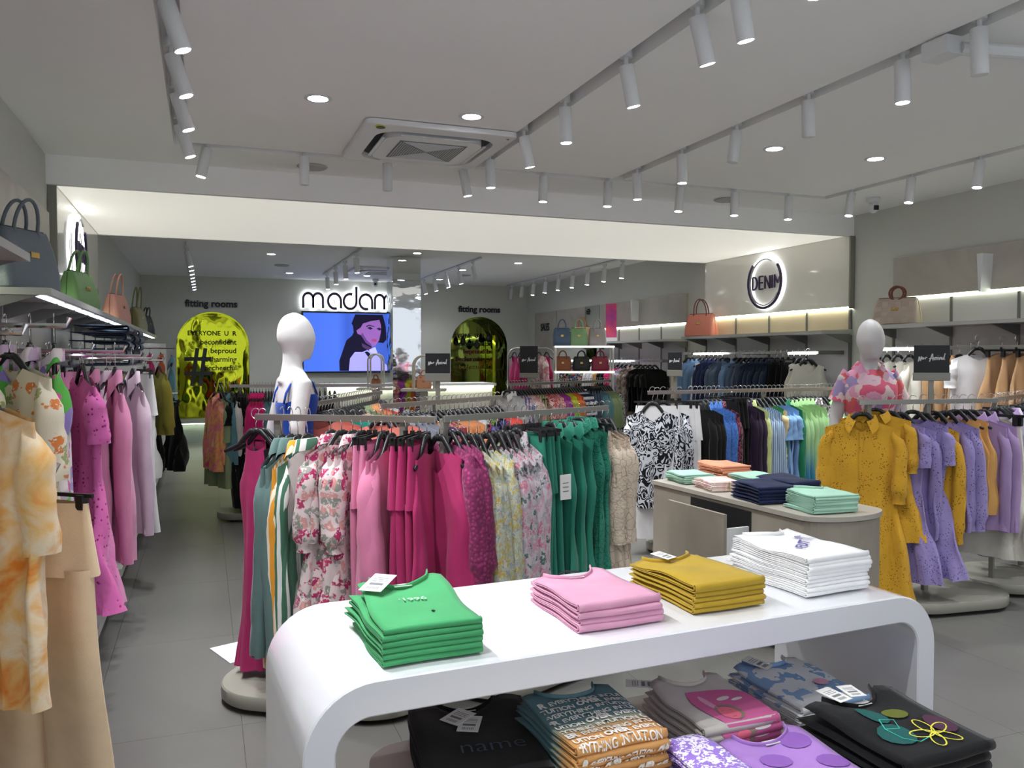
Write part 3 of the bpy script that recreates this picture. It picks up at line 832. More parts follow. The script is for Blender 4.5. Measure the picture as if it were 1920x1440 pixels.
def disc(cx, cs, rx, rs):
    return lambda u, v: (cx + rx * u * math.cos(2 * PI * v), cs + rs * u * math.sin(2 * PI * v))
INKS = {}
def price_tag(parent, loc, rz, w=0.05, d=0.085, tilt=0.08, name='price_tag'):
    m = MB(); m.box((0, 0, 0), (w, d, 0.0012))
    o = m.build(name, PAPER, parent, loc, rz); o.rotation_euler[0] = tilt
    m = MB(); m.box((0, -d * 0.1, 0.0010), (w * 0.6, d * 0.12, 0.0004)); 
    for k in range(3): m.box((0, d * (0.08 + 0.09 * k), 0.0010), (w * 0.66, d * 0.02, 0.0004))
    for k in range(7): m.box((-w * .25 + k * w * .08, -d * 0.32, 0.0010), (w * 0.03, d * 0.14, 0.0004))
    m.build('printing', GREYPRINT, o)
    return o
def stack(lab, base, rz, w, d, ths, mats, group, rise=0.02, neck=1.0, collar=None, kind='t-shirt', jit=0.006, name='folded_tshirt', zoff=0.0):
    rn = random.Random(lab)
    z = base[2] + 0.003; out = []; sd = rn.randint(1, 999)
    n = len(ths)
    for i in range(n):
        tp = i == n - 1
        f = Fold(w + rn.uniform(-.004, .004), d + rn.uniform(-.01, .008), ths[i], sd + rn.random() * 0.9, tp, neck if tp else 0.0, rise if tp else 0.002 * i)
        if n == 1: l = lab
        elif tp: l = 'topmost ' + lab
        elif i == 0: l = 'bottom ' + lab
        else: l = '%s from the bottom, %s' % (ORD[i], lab)
        th_ = thing(name, l, kind, (base[0] + rn.uniform(-jit, jit), base[1] + rn.uniform(-jit * .6, jit * .6), z), rz + rn.uniform(-.02, .02), group)
        link('folded_cloth', f.me(), mats[i % len(mats)], th_)
        if tp and neck:
            path = []
            for k in range(15):
                x = f.w / 2 - 0.088 + 0.176 * k / 14
                y = f.ymax(x) - 0.004
                path.append(Vector(f.warp(x, y, f.th, True)) + Vector((0, 0, 0.004)))
            m = MB(); m.tube(path, 0.009, 8, True, 0.35); m.build('collar', collar or mats[i % len(mats)], th_, smooth=True)
            m = MB(); m.box((f.w / 2, f.d - 0.068, f.th + rise * 0.5 + 0.001), (0.05, 0.022, 0.002)); m.build('neck_label', plain('neck_label', (210, 210, 208), 0.7), th_)
        out.append((th_, f))
        z += ths[i] * 0.97
    return out
def tpt(lx, ly, z):  # point given along the rotated table
    c_, s_ = math.cos(TROT), math.sin(TROT)
    return (0.195 + lx * c_ - ly * s_, 1.865 + lx * s_ + ly * c_, z)
GREEN = fabric('mint_green_jersey', 'solid', (74, 164, 106)); PINKJ = fabric('pale_pink_jersey', 'solid', (212, 154, 182))
MUST = fabric('mustard_jersey', 'solid', (176, 146, 44)); WHITEJ = fabric('white_jersey', 'solid', (238, 238, 240))
PINKIN = fabric('blush_jersey', 'solid', (222, 176, 176))
st = stack('mint green folded t-shirt in the left stack on white table', tpt(0.20, 0.055, 0.802), TROT, 0.255, 0.36, [0.017, 0.0155, 0.015, 0.015, 0.015, 0.0185], [GREEN], 'mint green t-shirts on the white table', rise=0.036)
th_, f = st[-1]
link('print', f.decal(text_me('·1996', 0.035, 0, 'LEFT', 0.0004), 0.085, 0.155), plain('silver_print', (178, 220, 190), 0.4), th_)
m = MB(); m.box((0.15, 0.075, f.th + 0.006), (0.006, 0.009, 0.002), 0.4); m.build('security_dot', DARK, th_)
price_tag(th_, (0.055, 0.275, f.th + 0.037), R(-38), 0.065, 0.11, 0.15)
st = stack('pale pink folded t-shirt in the short stack on white table', tpt(0.755, 0.085, 0.802), TROT, 0.265, 0.33, [0.018, 0.018, 0.018, 0.024], [PINKJ], 'pale pink t-shirts on the white table', rise=-0.006)
th_, f = st[-1]
m = MB(); m.tube([(0.08, 0.28, f.th + .006), (0.11, 0.285, f.th + .012), (0.15, 0.275, f.th + .008)], 0.003, 6); m.build('hang_loop', BLACKP, th_)
st = stack('mustard yellow folded t-shirt on the white table', tpt(1.135, 0.095, 0.802), TROT, 0.255, 0.36, [0.016, 0.015, 0.0165, 0.0165, 0.024], [MUST], 'mustard t-shirts on the white table', rise=-0.010)
th_, f = st[-1]
price_tag(th_, (0.09, 0.30, f.th + 0.012), R(20), 0.05, 0.07, 0.1)
st = stack('white folded t-shirt in the tall stack on white table', tpt(1.555, 0.095, 0.802), TROT, 0.262, 0.38, [0.0145, 0.0135, 0.013, 0.0135, 0.0135, 0.014, 0.013, 0.012, 0.021], [WHITEJ], 'white t-shirts on the white table', rise=-0.010)
th_, f = st[-1]
PURP = plain('purple_print', (92, 78, 158), 0.6)
me = text_me('FUT', 0.052, 0, 'LEFT', 0.0016)
for v in me.vertices:
    x, y = v.co.x, v.co.y
    v.co.x, v.co.y = x * 0.9 - y * 0.35, y * 0.9 + x * 0.62
link('print', f.decal(me, 0.075, 0.085), PURP, th_)
for k in range(3):
    f.patch(0, 0, 0, 0, lambda u, v, k=k: (0.165 + 0.016 * k + 0.03 * (u - .5) ** 2 * 4 - .01 * u + 0.007 * (v - .5), 0.16 + 0.085 * (1 - u) + .008 * k), 8).build('print', PURP, th_)

# --- lower platform stacks
EVTAN = fabric('tan_print_jersey', 'solid', (206, 152, 92)); EVTEAL = fabric('dusty_teal_jersey', 'ombre', (206, 152, 92), (96, 132, 140), 0.035, 0.06)
WPRINT = plain('white_print', (232, 230, 226), 0.7)
evm, nt, b, N, L = node_mat('teal_to_tan_jersey')
tcn = N('ShaderNodeTexCoord'); sx = N('ShaderNodeSeparateXYZ'); L(tcn.outputs['Object'], sx.inputs[0])
mp = N('ShaderNodeMapRange'); mp.interpolation_type = 'SMOOTHSTEP'; mp.inputs['From Min'].default_value = 0.045; mp.inputs['From Max'].default_value = 0.15
L(sx.outputs['Y'], mp.inputs['Value']); rp = ramp(nt, [(0, (208, 154, 94)), (0.5, (150, 150, 128)), (1, (92, 128, 138))]); L(mp.outputs[0], rp.inputs[0]); L(rp.outputs[0], b.inputs['Base Color']); b.inputs['Roughness'].default_value = 0.9
pz = lambda x, y: (x, y, ZP + 0.002)
st = stack('lettered teal and tan t-shirt stacked on the low platform', pz(0.845, 1.80), TROT, 0.265, 0.33, [0.020, 0.019, 0.019, 0.020, 0.019, 0.019, 0.020, 0.024], [evm], 'lettered t-shirts on the low platform', rise=0.012)
words = ['EVERYTHING', 'INTUITION', 'OVER']
rn = random.Random(5)
def print_line(f, parent, s0, k, sz):
    x = -rn.uniform(0, 0.05) + 0.004
    while x < f.w - 0.02:
        wd = words[k % 3]; k += 1
        me = text_me(wd, sz * (1.15 if wd == 'OVER' else 1.0), 0, 'LEFT', 0.0006 if wd != 'OVER' else 0.0016, 0.92)
        xs_ = [v.co.x for v in me.vertices]
        bm = bmesh.new(); bm.from_mesh(me)
        geom = [v for v in bm.verts if x + v.co.x < 0.004 or x + v.co.x > f.w - 0.004]
        bmesh.ops.delete(bm, geom=geom, context='VERTS'); bm.to_mesh(me); bm.free()
        if len(me.polygons): link('print', f.decal(me, x, s0, 0.0028, 0.0035), WPRINT, parent)
        x += max(xs_) * 1.03 + 0.006
th_, f = st[-1]
for q in range(9): print_line(f, th_, -0.021 + q * 0.0285, q, 0.026)
for i, (th_, f) in enumerate(st[1:-1]): print_line(f, th_, -0.030, i, 0.017)
OFFW = fabric('offwhite_jersey', 'solid', (214, 208, 202)); GIRLP = plain('pink_print', (216, 104, 160), 0.75); FACEP = plain('coral_print', (238, 112, 140), 0.75); HAIRP = plain('taupe_print', (150, 128, 116), 0.75); LPINK = plain('light_pink_print', (236, 172, 200), 0.75)
st = stack('off-white t-shirt with pink face print on the low platform', pz(1.285, 1.905), TROT, 0.265, 0.33, [0.021, 0.020, 0.021, 0.026], [OFFW], 'pink print t-shirts on the low platform', rise=0.015)
for i, (th_, f) in enumerate(st):
    tp = i == len(st) - 1
    s1 = 0.20 if tp else 0.01
    f.patch(0.085, f.w - 0.003, -f.th * 1.2, s1, (lambda u, v, f=f, s1=s1: (0.085 + (f.w - .088) * v - 0.03 * math.sin(u * 3) * (1 - v), -f.th * 1.2 + (s1 + f.th * 1.2) * u * (1 - .25 * v * v))), 12).build('print_ground', GIRLP, th_, smooth=True)
    c_ = 0.045 if tp else -0.012
    def P(nm, cx, cs, rx, rs, mat, lf): 
        f.patch(0, 0, 0, 0, disc(cx, cs, rx, rs), 12, lf).build(nm, mat, th_, smooth=True)
    if tp:
        P('print_hair', 0.128, 0.052, 0.040, 0.052, HAIRP, .0026); P('print_face', 0.122, 0.046, 0.030, 0.042, FACEP, .0032)
        for k, (x, s_) in enumerate(((0.108, .06), (0.135, .06), (0.122, .02))): P('print_eye', x, s_, 0.007, 0.0018, HAIRP, .0038)
        P('print_petal', 0.165, 0.13, 0.022, 0.010, WPRINT, .0028); P('print_petal', 0.20, 0.11, 0.02, 0.007, WPRINT, .0028); P('print_veil', 0.105, 0.12, 0.012, 0.05, LPINK, .0026)
    else:
        P('print_hair', 0.135, c_, 0.036, 0.008, HAIRP, .0028); P('print_face', 0.125, c_ - .001, 0.024, 0.008, FACEP, .0034); P('print_petal', 0.195, c_ + .004, 0.03, 0.004, WPRINT, .003)
price_tag(st[-1][0], (0.0, 0.34, 0.03), R(60), 0.06, 0.09, 0.0)
BLUEW = fabric('blue_white_print', 'blotch', [(232, 234, 238), (232, 234, 238), (232, 234, 238), (140, 174, 216), (232, 234, 238), (132, 168, 212)], 22)
st = stack('blue and white printed t-shirt on the low platform', pz(1.665, 1.965), TROT, 0.27, 0.36, [0.018, 0.018, 0.026], [BLUEW], 'blue and white t-shirts on the low platform', rise=0.015)
th_, f = st[-1]
f.patch(0, 0, 0, 0, disc(0.20, 0.12, 0.025, 0.022), 10, 0.0026).build('print_flower', LPINK, th_, smooth=True)
price_tag(th_, (0.08, 0.30, f.th + 0.026), R(25), 0.055, 0.09, 0.12)
BLACKJ = fabric('black_jersey', 'solid', (15, 15, 18))
st = stack('black t-shirt with neon flower print on the low platform', pz(1.60, 1.52), TROT, 0.33, 0.36, [0.028, 0.028, 0.028, 0.034], [BLACKJ], 'black flower t-shirts on the low platform', rise=0.02)
th_, f = st[-1]
GL = plain('teal_spray_print', (16, 84, 82), 0.8); YL = plain('yellow_outline_print', (220, 210, 70), 0.7); OL = plain('olive_spray_print', (96, 102, 30), 0.8); PL = plain('plum_spray_print', (72, 34, 62), 0.8); TQ = plain('turquoise_outline_print', (50, 190, 170), 0.7)
for nm, cx, cs, rx, rs, mt, lf in (('print_haze', .12, .20, .03, .05, GL, .0022), ('print_haze', .10, .10, .05, .05, GL, .0022), ('print_haze', .19, .19, .04, .03, OL, .0024), ('print_haze', .26, .10, .04, .05, PL, .0022)):
    f.patch(0, 0, 0, 0, disc(cx, cs, rx, rs), 12, lf).build(nm, mt, th_, smooth=True)
def stroke(f, pts, wd, mat, parent, lift=0.003, name='print_outline'):
    L_, R_ = [], []
    for i, p in enumerate(pts):
        a = Vector(pts[min(i + 1, len(pts) - 1)]) - Vector(pts[max(i - 1, 0)]); a.normalize(); nn = Vector((-a.y, a.x)) * wd / 2
        L_.append(f.pt(p[0] + nn.x, p[1] + nn.y, lift)); R_.append(f.pt(p[0] - nn.x, p[1] - nn.y, lift))
    m = MB(); m.loft([[l, r_] for l, r_ in zip(L_, R_)], False); m.build(name, mat, parent)
for k in range(5):
    a = R(20 + 72 * k)
    cx, cy = 0.20 + 0.035 * math.cos(a), 0.07 + 0.035 * math.sin(a)
    stroke(f, [(cx + 0.034 * math.cos(a) * math.cos(q) - 0.017 * math.sin(a) * math.sin(q), cy + 0.034 * math.sin(a) * math.cos(q) + 0.017 * math.cos(a) * math.sin(q)) for q in [2 * PI * i / 14 for i in range(15)]], 0.004, YL, th_)
stroke(f, [(0.09, 0.13), (0.10, 0.08), (0.13, 0.05), (0.17, 0.06)], 0.003, TQ, th_); stroke(f, [(0.09, 0.13), (0.13, 0.12), (0.15, 0.16), (0.11, 0.17), (0.09, 0.13)], 0.003, TQ, th_)
price_tag(th_, (0.10, 0.335, f.th + 0.030), R(8), 0.055, 0.085, 0.05); price_tag(th_, (0.16, 0.33, f.th + 0.033), R(-12), 0.05, 0.075, 0.02)
LILJ = fabric('lilac_knit', 'solid', (172, 128, 204))
st = stack('lilac ribbed-neck sweater lying on the low platform', pz(1.305, 1.56), TROT, 0.27, 0.30, [0.030, 0.034], [LILJ], 'lilac sweaters on the low platform', rise=0.02, kind='sweater', name='folded_sweater')
th_, f = st[-1]
for cx, cs in ((.20, .20), (.08, .14), (.22, .09)): f.patch(0, 0, 0, 0, disc(cx, cs, .045, .035), 12).build('print_patch', plain('violet_print', (140, 92, 178), 0.8), th_, smooth=True)
LILW = fabric('violet_floral_print', 'blotch', [(150, 118, 206), (150, 118, 206), (232, 226, 240)], 60)
stack('violet and white printed t-shirt lying before the lettered stack', pz(1.13, 1.60), TROT, 0.13, 0.25, [0.04, 0.04, 0.03], [LILW], 'violet print t-shirts on the low platform', rise=0.0, neck=0.0)
st = stack('black folded t-shirt with pale lettering, left on the low platform', pz(0.50, 1.93), R(-6), 0.33, 0.42, [0.024, 0.024, 0.026], [BLACKJ], 'black lettered t-shirts on the low platform', rise=0.03)
th_, f = st[-1]
link('print', f.decal(text_me('name', 0.085, 0, 'LEFT', -0.001), 0.10, 0.10), plain('slate_print', (66, 78, 92), 0.7), th_)
price_tag(th_, (0.13, 0.30, f.th + 0.022), R(-50), 0.065, 0.085, 0.05); price_tag(th_, (0.155, 0.255, f.th + 0.019), R(-20), 0.06, 0.09, 0.05)
# ------------------------------------------------------------------ hanging garments
def tri(v, pts):
    """piecewise-linear value at v from [(v, val), ...]"""
    for (a, x), (b, y) in zip(pts[:-1], pts[1:]):
        if v <= b: return x + (y - x) * max(0, (v - a)) / max(1e-6, b - a)
    return pts[-1][1]
ZS = -0.112                     # neck of the hanger below the rail
def shoulder_z(x): return ZS - 0.34 * max(0, abs(x) - 0.045)
def body_me(L, wp, tp, seed, dip=0.05, folds=3.0, amp=0.019, n=36, m=18, strap=False, hemwave=0.0):
    """wp, tp: half width / half thickness against height (0 shoulder .. 1 hem)"""
    rn = random.Random(seed); ph = [rn.uniform(0, 6.28) for _ in range(6)]
    rings = []
    for i in range(m):
        v = i / (m - 1)
        v = v ** 1.15
        W, T = tri(v, wp), max(0.017, tri(v, tp) * 0.74)
        ring = []
        for j in range(n):
            q = 2 * PI * j / n
            cx, sy = math.cos(q), math.sin(q)
            x = W * math.copysign(abs(cx) ** 0.75, cx)
            y = T * math.copysign(abs(sy) ** 0.8, sy)
            zt = shoulder_z(x)
            k = max(0, 1 - (x / 0.085) ** 2)
            zt -= (dip if y < 0 else dip * 0.3) * k
            zb = ZS - L + hemwave * math.sin(5 * q + ph[5])
            z = zt + (zb - zt) * v
            f = min(1, v * 1.6)
            y += amp * f * math.sin(folds * 6 * x / 0.2 * 0.5 + ph[0] + 1.3 * v)
            y += amp * 0.6 * f * math.sin(folds * 11 * x / 0.2 * 0.5 + ph[1])
            y *= 1 + 0.32 * f * math.sin(9 * q + ph[2])
            x += 0.35 * amp * f * math.sin(14 * v + ph[3] + q)
            y += 0.012 * v * math.sin(2.2 * v + ph[4])
            ring.append((x, y, z))
        rings.append(ring)
    b = MB(); b.loft(rings)
    me = mesh('body', b.v, b.f, True)
    FRONT[me.name] = [r_[3 * n // 4] for r_ in rings]
    return me
FRONT = {}
def placket_me(body):
    b = MB(); rg = []
    for x, y, z in FRONT[body.name]: rg.append([(x - .013, y - .003, z), (x - .011, y - .007, z), (x + .011, y - .007, z), (x + .013, y - .003, z)])
    b.loft(rg, False)
    return mesh('placket', b.v, b.f, True)
def sleeve_me(side, x0, Ls, rad, seed, bend=0.0, m=14, n=12, out=0.0, cuff=None):
    rn = random.Random(seed + side * 7); ph = [rn.uniform(0, 6.28) for _ in range(4)]
    z0 = shoulder_z(x0) - 0.005
    rings = []
    sw = rn.uniform(-0.02, 0.02)
    for i in range(m):
        u = i / (m - 1)
        rx, ry = tri(u, rad[0]), tri(u, rad[1]) * 0.80
        cx = x0 - 0.025 + 0.03 * min(1, u * 5) + out * u
        cy = sw * u + bend * u * u + 0.006 * math.sin(6 * u + ph[0])
        zc = z0 - 0.012 - Ls * u
        ring = []
        for j in range(n):
            q = 2 * PI * j / n
            k = 1 + 0.12 * math.sin(4 * q + ph[1] + 5 * u) * min(1, 3 * u) + 0.05 * math.sin(22 * u + ph[2] + q)
            ring.append((side * (cx + rx * k * math.cos(q)), cy + ry * k * math.sin(q), zc + (0.02 * math.cos(q) * -1 if i == 0 else -0.25 * rx * math.cos(q) * (1 - u))))
        rings.append(ring)
    b = MB(); b.loft(rings, True, True, False); return mesh('sleeve', b.v, b.f, True)
def collar_me(h=0.03, r=0.072):
    """shirt collar: a stand open at the front and a turned-down flap with points"""
    cols = []
    for k in range(25):
        a = R(-66 + 312 * k / 24)
        e = abs(k / 12 - 1) ** 3                     # 0 at the back, 1 at the front ends
        dz = -0.030 * max(0, -math.sin(a)) * 1.4
        c_, s_ = math.cos(a), math.sin(a)
        ft = -0.010 * e
        cols.append([(r * c_, 0.026 * s_, ZS - 0.014 + dz), (r * .93 * c_, 0.024 * s_ + ft, ZS + h + dz), (r * 1.0 * c_, 0.032 * s_ + ft, ZS + h * .95 + dz),
                     (r * (1.18 + .22 * e) * c_ + math.copysign(.020 * e, c_), (0.034 + .006 * e) * s_ + ft * 1.6, ZS - 0.010 + dz * .8 - 0.040 * e)])
    b = MB(); b.loft(cols, False); return mesh('collar', b.v, b.f, True)
def trouser_me(L, wl, tl, seed, flare=0.0):
    rn = random.Random(seed); ph = [rn.uniform(0, 6.28) for _ in range(4)]
    b = MB(); z0 = -0.118; cr = 0.27
    rings = []
    for i in range(6):
        v = i / 5
        W = 0.165 + 0.03 * v; T = 0.022 + (tl - 0.01) * v
        rings.append([(W * math.copysign(abs(math.cos(q)) ** .7, math.cos(q)), T * math.sin(q) * (1 + .2 * math.sin(7 * q + ph[0])), z0 - cr * v) for q in [2 * PI * j / 24 for j in range(24)]])
    b.loft(rings)
    for s_ in (-1, 1):
        rings = []
        for i in range(12):
            v = i / 11
            W = wl + flare * v; T = tl * (1 + 0.25 * v)
            cx = s_ * (0.098 + 0.01 * v)
            rings.append([(cx + W * math.copysign(abs(math.cos(q)) ** .8, math.cos(q)), T * math.sin(q) * (1 + .25 * math.sin(3 * q + ph[1])) + 0.012 * math.sin(4 * v + ph[2]) * v + 0.01 * s_ * math.sin(3 * v + ph[3]), z0 - cr * 0.9 - (L - cr * 0.9) * v) for q in [2 * PI * j / 16 for j in range(16)]])
        b.loft(rings)
    return mesh('body', b.v, b.f, True)
# hangers
h = MB()
for s_ in (-1, 1):
    h.tube([(0, 0, -0.078), (s_ * 0.028, 0, -0.084), (s_ * 0.058, 0, -0.112), (s_ * 0.09, 0, -0.148), (s_ * 0.13, 0, -0.166), (s_ * 0.168, 0, -0.180)], [0.012, 0.014, 0.013, 0.012, 0.011, 0.008], 8, True, 0.7, (0, 0, 1))
h.box((0, 0, -0.08), (0.03, 0.014, 0.026))
HANGME = mesh('hanger', h.v, h.f, True)
h = MB(); h.box((0, 0, -0.09), (0.36, 0.008, 0.014)); h.box((0, 0, -0.08), (0.03, 0.012, 0.03))
for s_ in (-1, 1): h.box((s_ * 0.145, 0, -0.115), (0.022, 0.026, 0.055))
CLIPME = mesh('clip_hanger', h.v, h.f, False)
hk = MB(); hk.tube([(0, 0, -0.08), (0, 0, -0.045)] + [(-0.024 * math.sin(a) * 1.0 if True else 0, 0, 0.0 - 0.024 * math.cos(a)) for a in [R(-20 + 250 * i / 10) for i in range(11)]], 0.0022, 6)
HOOKME = mesh('hook', hk.v, hk.f, True)
HOOKM = CHROME
GAR = {}
def W3(a, b_, c_): return [(0, a), (0.18, b_), (1, c_)]
def garment(kind, var=0):
    """parts of a garment kind, shared by all of its copies"""
    key = (kind, var)
    if key in GAR: return GAR[key]
    sd = sum(map(ord, kind)) * 7 + var * 101
    P = []
    long_ = ([(0, .012), (.08, .034), (1, .034)], [(0, .02), (.1, .052), (.5, .048), (.92, .040), (1, .036)])
    puff = ([(0, .012), (.08, .036), (.6, .042), (.86, .045), (.93, .030), (1, .034)], [(0, .02), (.1, .055), (.6, .060), (.85, .066), (.92, .036), (1, .044)])
    short = ([(0, .012), (.2, .036), (1, .040)], [(0, .02), (.25, .055), (1, .066)])
    def sl(spec, Ls, **k):
        for s_ in (-1, 1): P.append(('sleeve', sleeve_me(s_, 0.195, Ls, spec, sd, **k)))
    hg = 'h'
    if kind == 'jacket': P += [('body', body_me(0.66, W3(.205, .215, .225), [(0, .02), (.2, .05), (1, .060)], sd, 0.10)), ('collar', collar_me(0.035, 0.08))]; sl(long_, 0.60)
    elif kind == 'shirt': P += [('body', body_me(0.70, W3(.205, .215, .225), [(0, .018), (.2, .042), (1, .055)], sd, 0.05)), ('collar', collar_me())]; sl(long_, 0.57)
    elif kind == 'blouse': P += [('body', body_me(0.62, W3(.20, .205, .225), [(0, .018), (.2, .042), (1, .060)], sd, 0.08))]; sl(puff, 0.55, bend=0.03)
    elif kind == 'tee': P += [('body', body_me(0.62, W3(.205, .215, .215), [(0, .018), (.2, .038), (1, .045)], sd, 0.06))]; sl(short, 0.20)
    elif kind == 'tunic': P += [('body', body_me(0.86, W3(.20, .21, .25), [(0, .018), (.2, .045), (1, .075)], sd, 0.09, amp=.016))]; sl(short, 0.36)
    elif kind == 'tank': P += [('body', body_me(0.60, [(0, .15), (.12, .15), (.3, .195), (1, .205)], [(0, .014), (.3, .035), (1, .045)], sd, 0.10))]
    elif kind == 'vestdress': P += [('body', body_me(0.98, [(0, .185), (.1, .17), (.25, .205), (.45, .19), (1, .24)], [(0, .022), (.25, .06), (.5, .05), (1, .085)], sd, 0.14, amp=.018)), ('collar', collar_me(0.045, 0.09))]
    elif kind == 'strapdress': P += [('body', body_me(1.02, [(0, .07), (.12, .09), (.25, .17), (.45, .16), (1, .27)], [(0, .008), (.25, .04), (1, .08)], sd, 0.12, amp=.018))]
    elif kind == 'slip': P += [('body', body_me(1.06, [(0, .05), (.10, .06), (.2, .085), (.5, .065), (1, .095)], [(0, .012), (.2, .04), (1, .07)], sd, 0.06, amp=.016))]
    elif kind == 'dress': P += [('body', body_me(1.02, [(0, .20), (.2, .205), (.4, .185), (1, .30)], [(0, .018), (.2, .05), (.42, .04), (1, .095)], sd, 0.07, amp=.020)), ('collar', collar_me())]; sl(puff, 0.40)
    elif kind == 'tierdress': P += [('body', body_me(0.98, [(0, .20), (.2, .205), (.45, .18), (.48, .20), (.72, .25), (.74, .27), (1, .32)], [(0, .018), (.2, .05), (.45, .04), (.48, .06), (.72, .075), (.75, .09), (1, .11)], sd, 0.06, amp=.020))]; sl(short, 0.22)
    elif kind == 'skirt': P += [('body', body_me(0.72, [(0, .15), (.1, .16), (1, .30)], [(0, .02), (.1, .03), (1, .085)], sd, 0.0, amp=.024))]; hg = 'c'
    elif kind == 'trousers': P += [('body', trouser_me(1.00, .085, .026, sd))]; hg = 'c'
    elif kind == 'wide': P += [('body', trouser_me(1.04, .088, .034, sd, .02))]; hg = 'c'
    elif kind == 'shorts': P += [('body', trouser_me(0.45, .09, .03, sd, .02))]; hg = 'c'
    elif kind == 'cardigan': P += [('body', body_me(0.72, W3(.205, .22, .23), [(0, .022), (.2, .055), (1, .070)], sd, 0.12, amp=.016))]; sl(([(0, .012), (.08, .04), (1, .045)], [(0, .02), (.12, .062), (1, .064)]), 0.52)
    if kind in ('dress', 'shirt'): P.append(('placket', placket_me(P[0][1])))
    GAR[key] = (P, hg)
    return GAR[key]
NOUN = {'jacket': 'jacket', 'shirt': 'shirt', 'blouse': 'blouse', 'tee': 't-shirt', 'tunic': 'tunic', 'tank': 'top', 'vestdress': 'dress', 'strapdress': 'dress', 'slip': 'dress', 'dress': 'dress', 'tierdress': 'dress', 'skirt': 'skirt', 'trousers': 'trousers', 'wide': 'trousers', 'shorts': 'shorts', 'cardigan': 'cardigan'}
NGAR = [0]
def hang(kind, mat, pos, yaw, label, group, var=0, sc=1.0, tilt=0.0, tagged=False, sleeves=True, hanger=True, zs=1.0):
    P, hg = garment(kind, var)
    t = thing('hanging_' + {'t-shirt': 'tshirt', 'top': 'tank_shirt'}.get(NOUN[kind], NOUN[kind]), label, NOUN[kind], pos, yaw, group)
    t.rotation_euler[0] = tilt
    t.scale = (sc, sc, sc * zs)
    for nm, me in P:
        link(nm, me, mat, t)
    if hanger:
        hm = link('hanger', HANGME if hg == 'h' else CLIPME, BLACKP, t); link('hook', HOOKME, HOOKM, hm)
    if tagged:
        m = MB(); m.box((0.21, 0.0, -0.36), (0.004, 0.065, 0.12)); o = m.build('swing_tag', PAPER, t)
        m = MB()
        for k in range(3): m.box((0.2125, 0.0, -0.34 - 0.02 * k), (0.001, 0.035, 0.004))
        m.build('printing', GREYPRINT, o)
        m = MB(); m.tube([(0.205, 0, -0.25), (0.208, 0, -0.30)], 0.0012, 5); m.build('tag_cord', BLACKP, t)
    NGAR[0] += 1
    return t

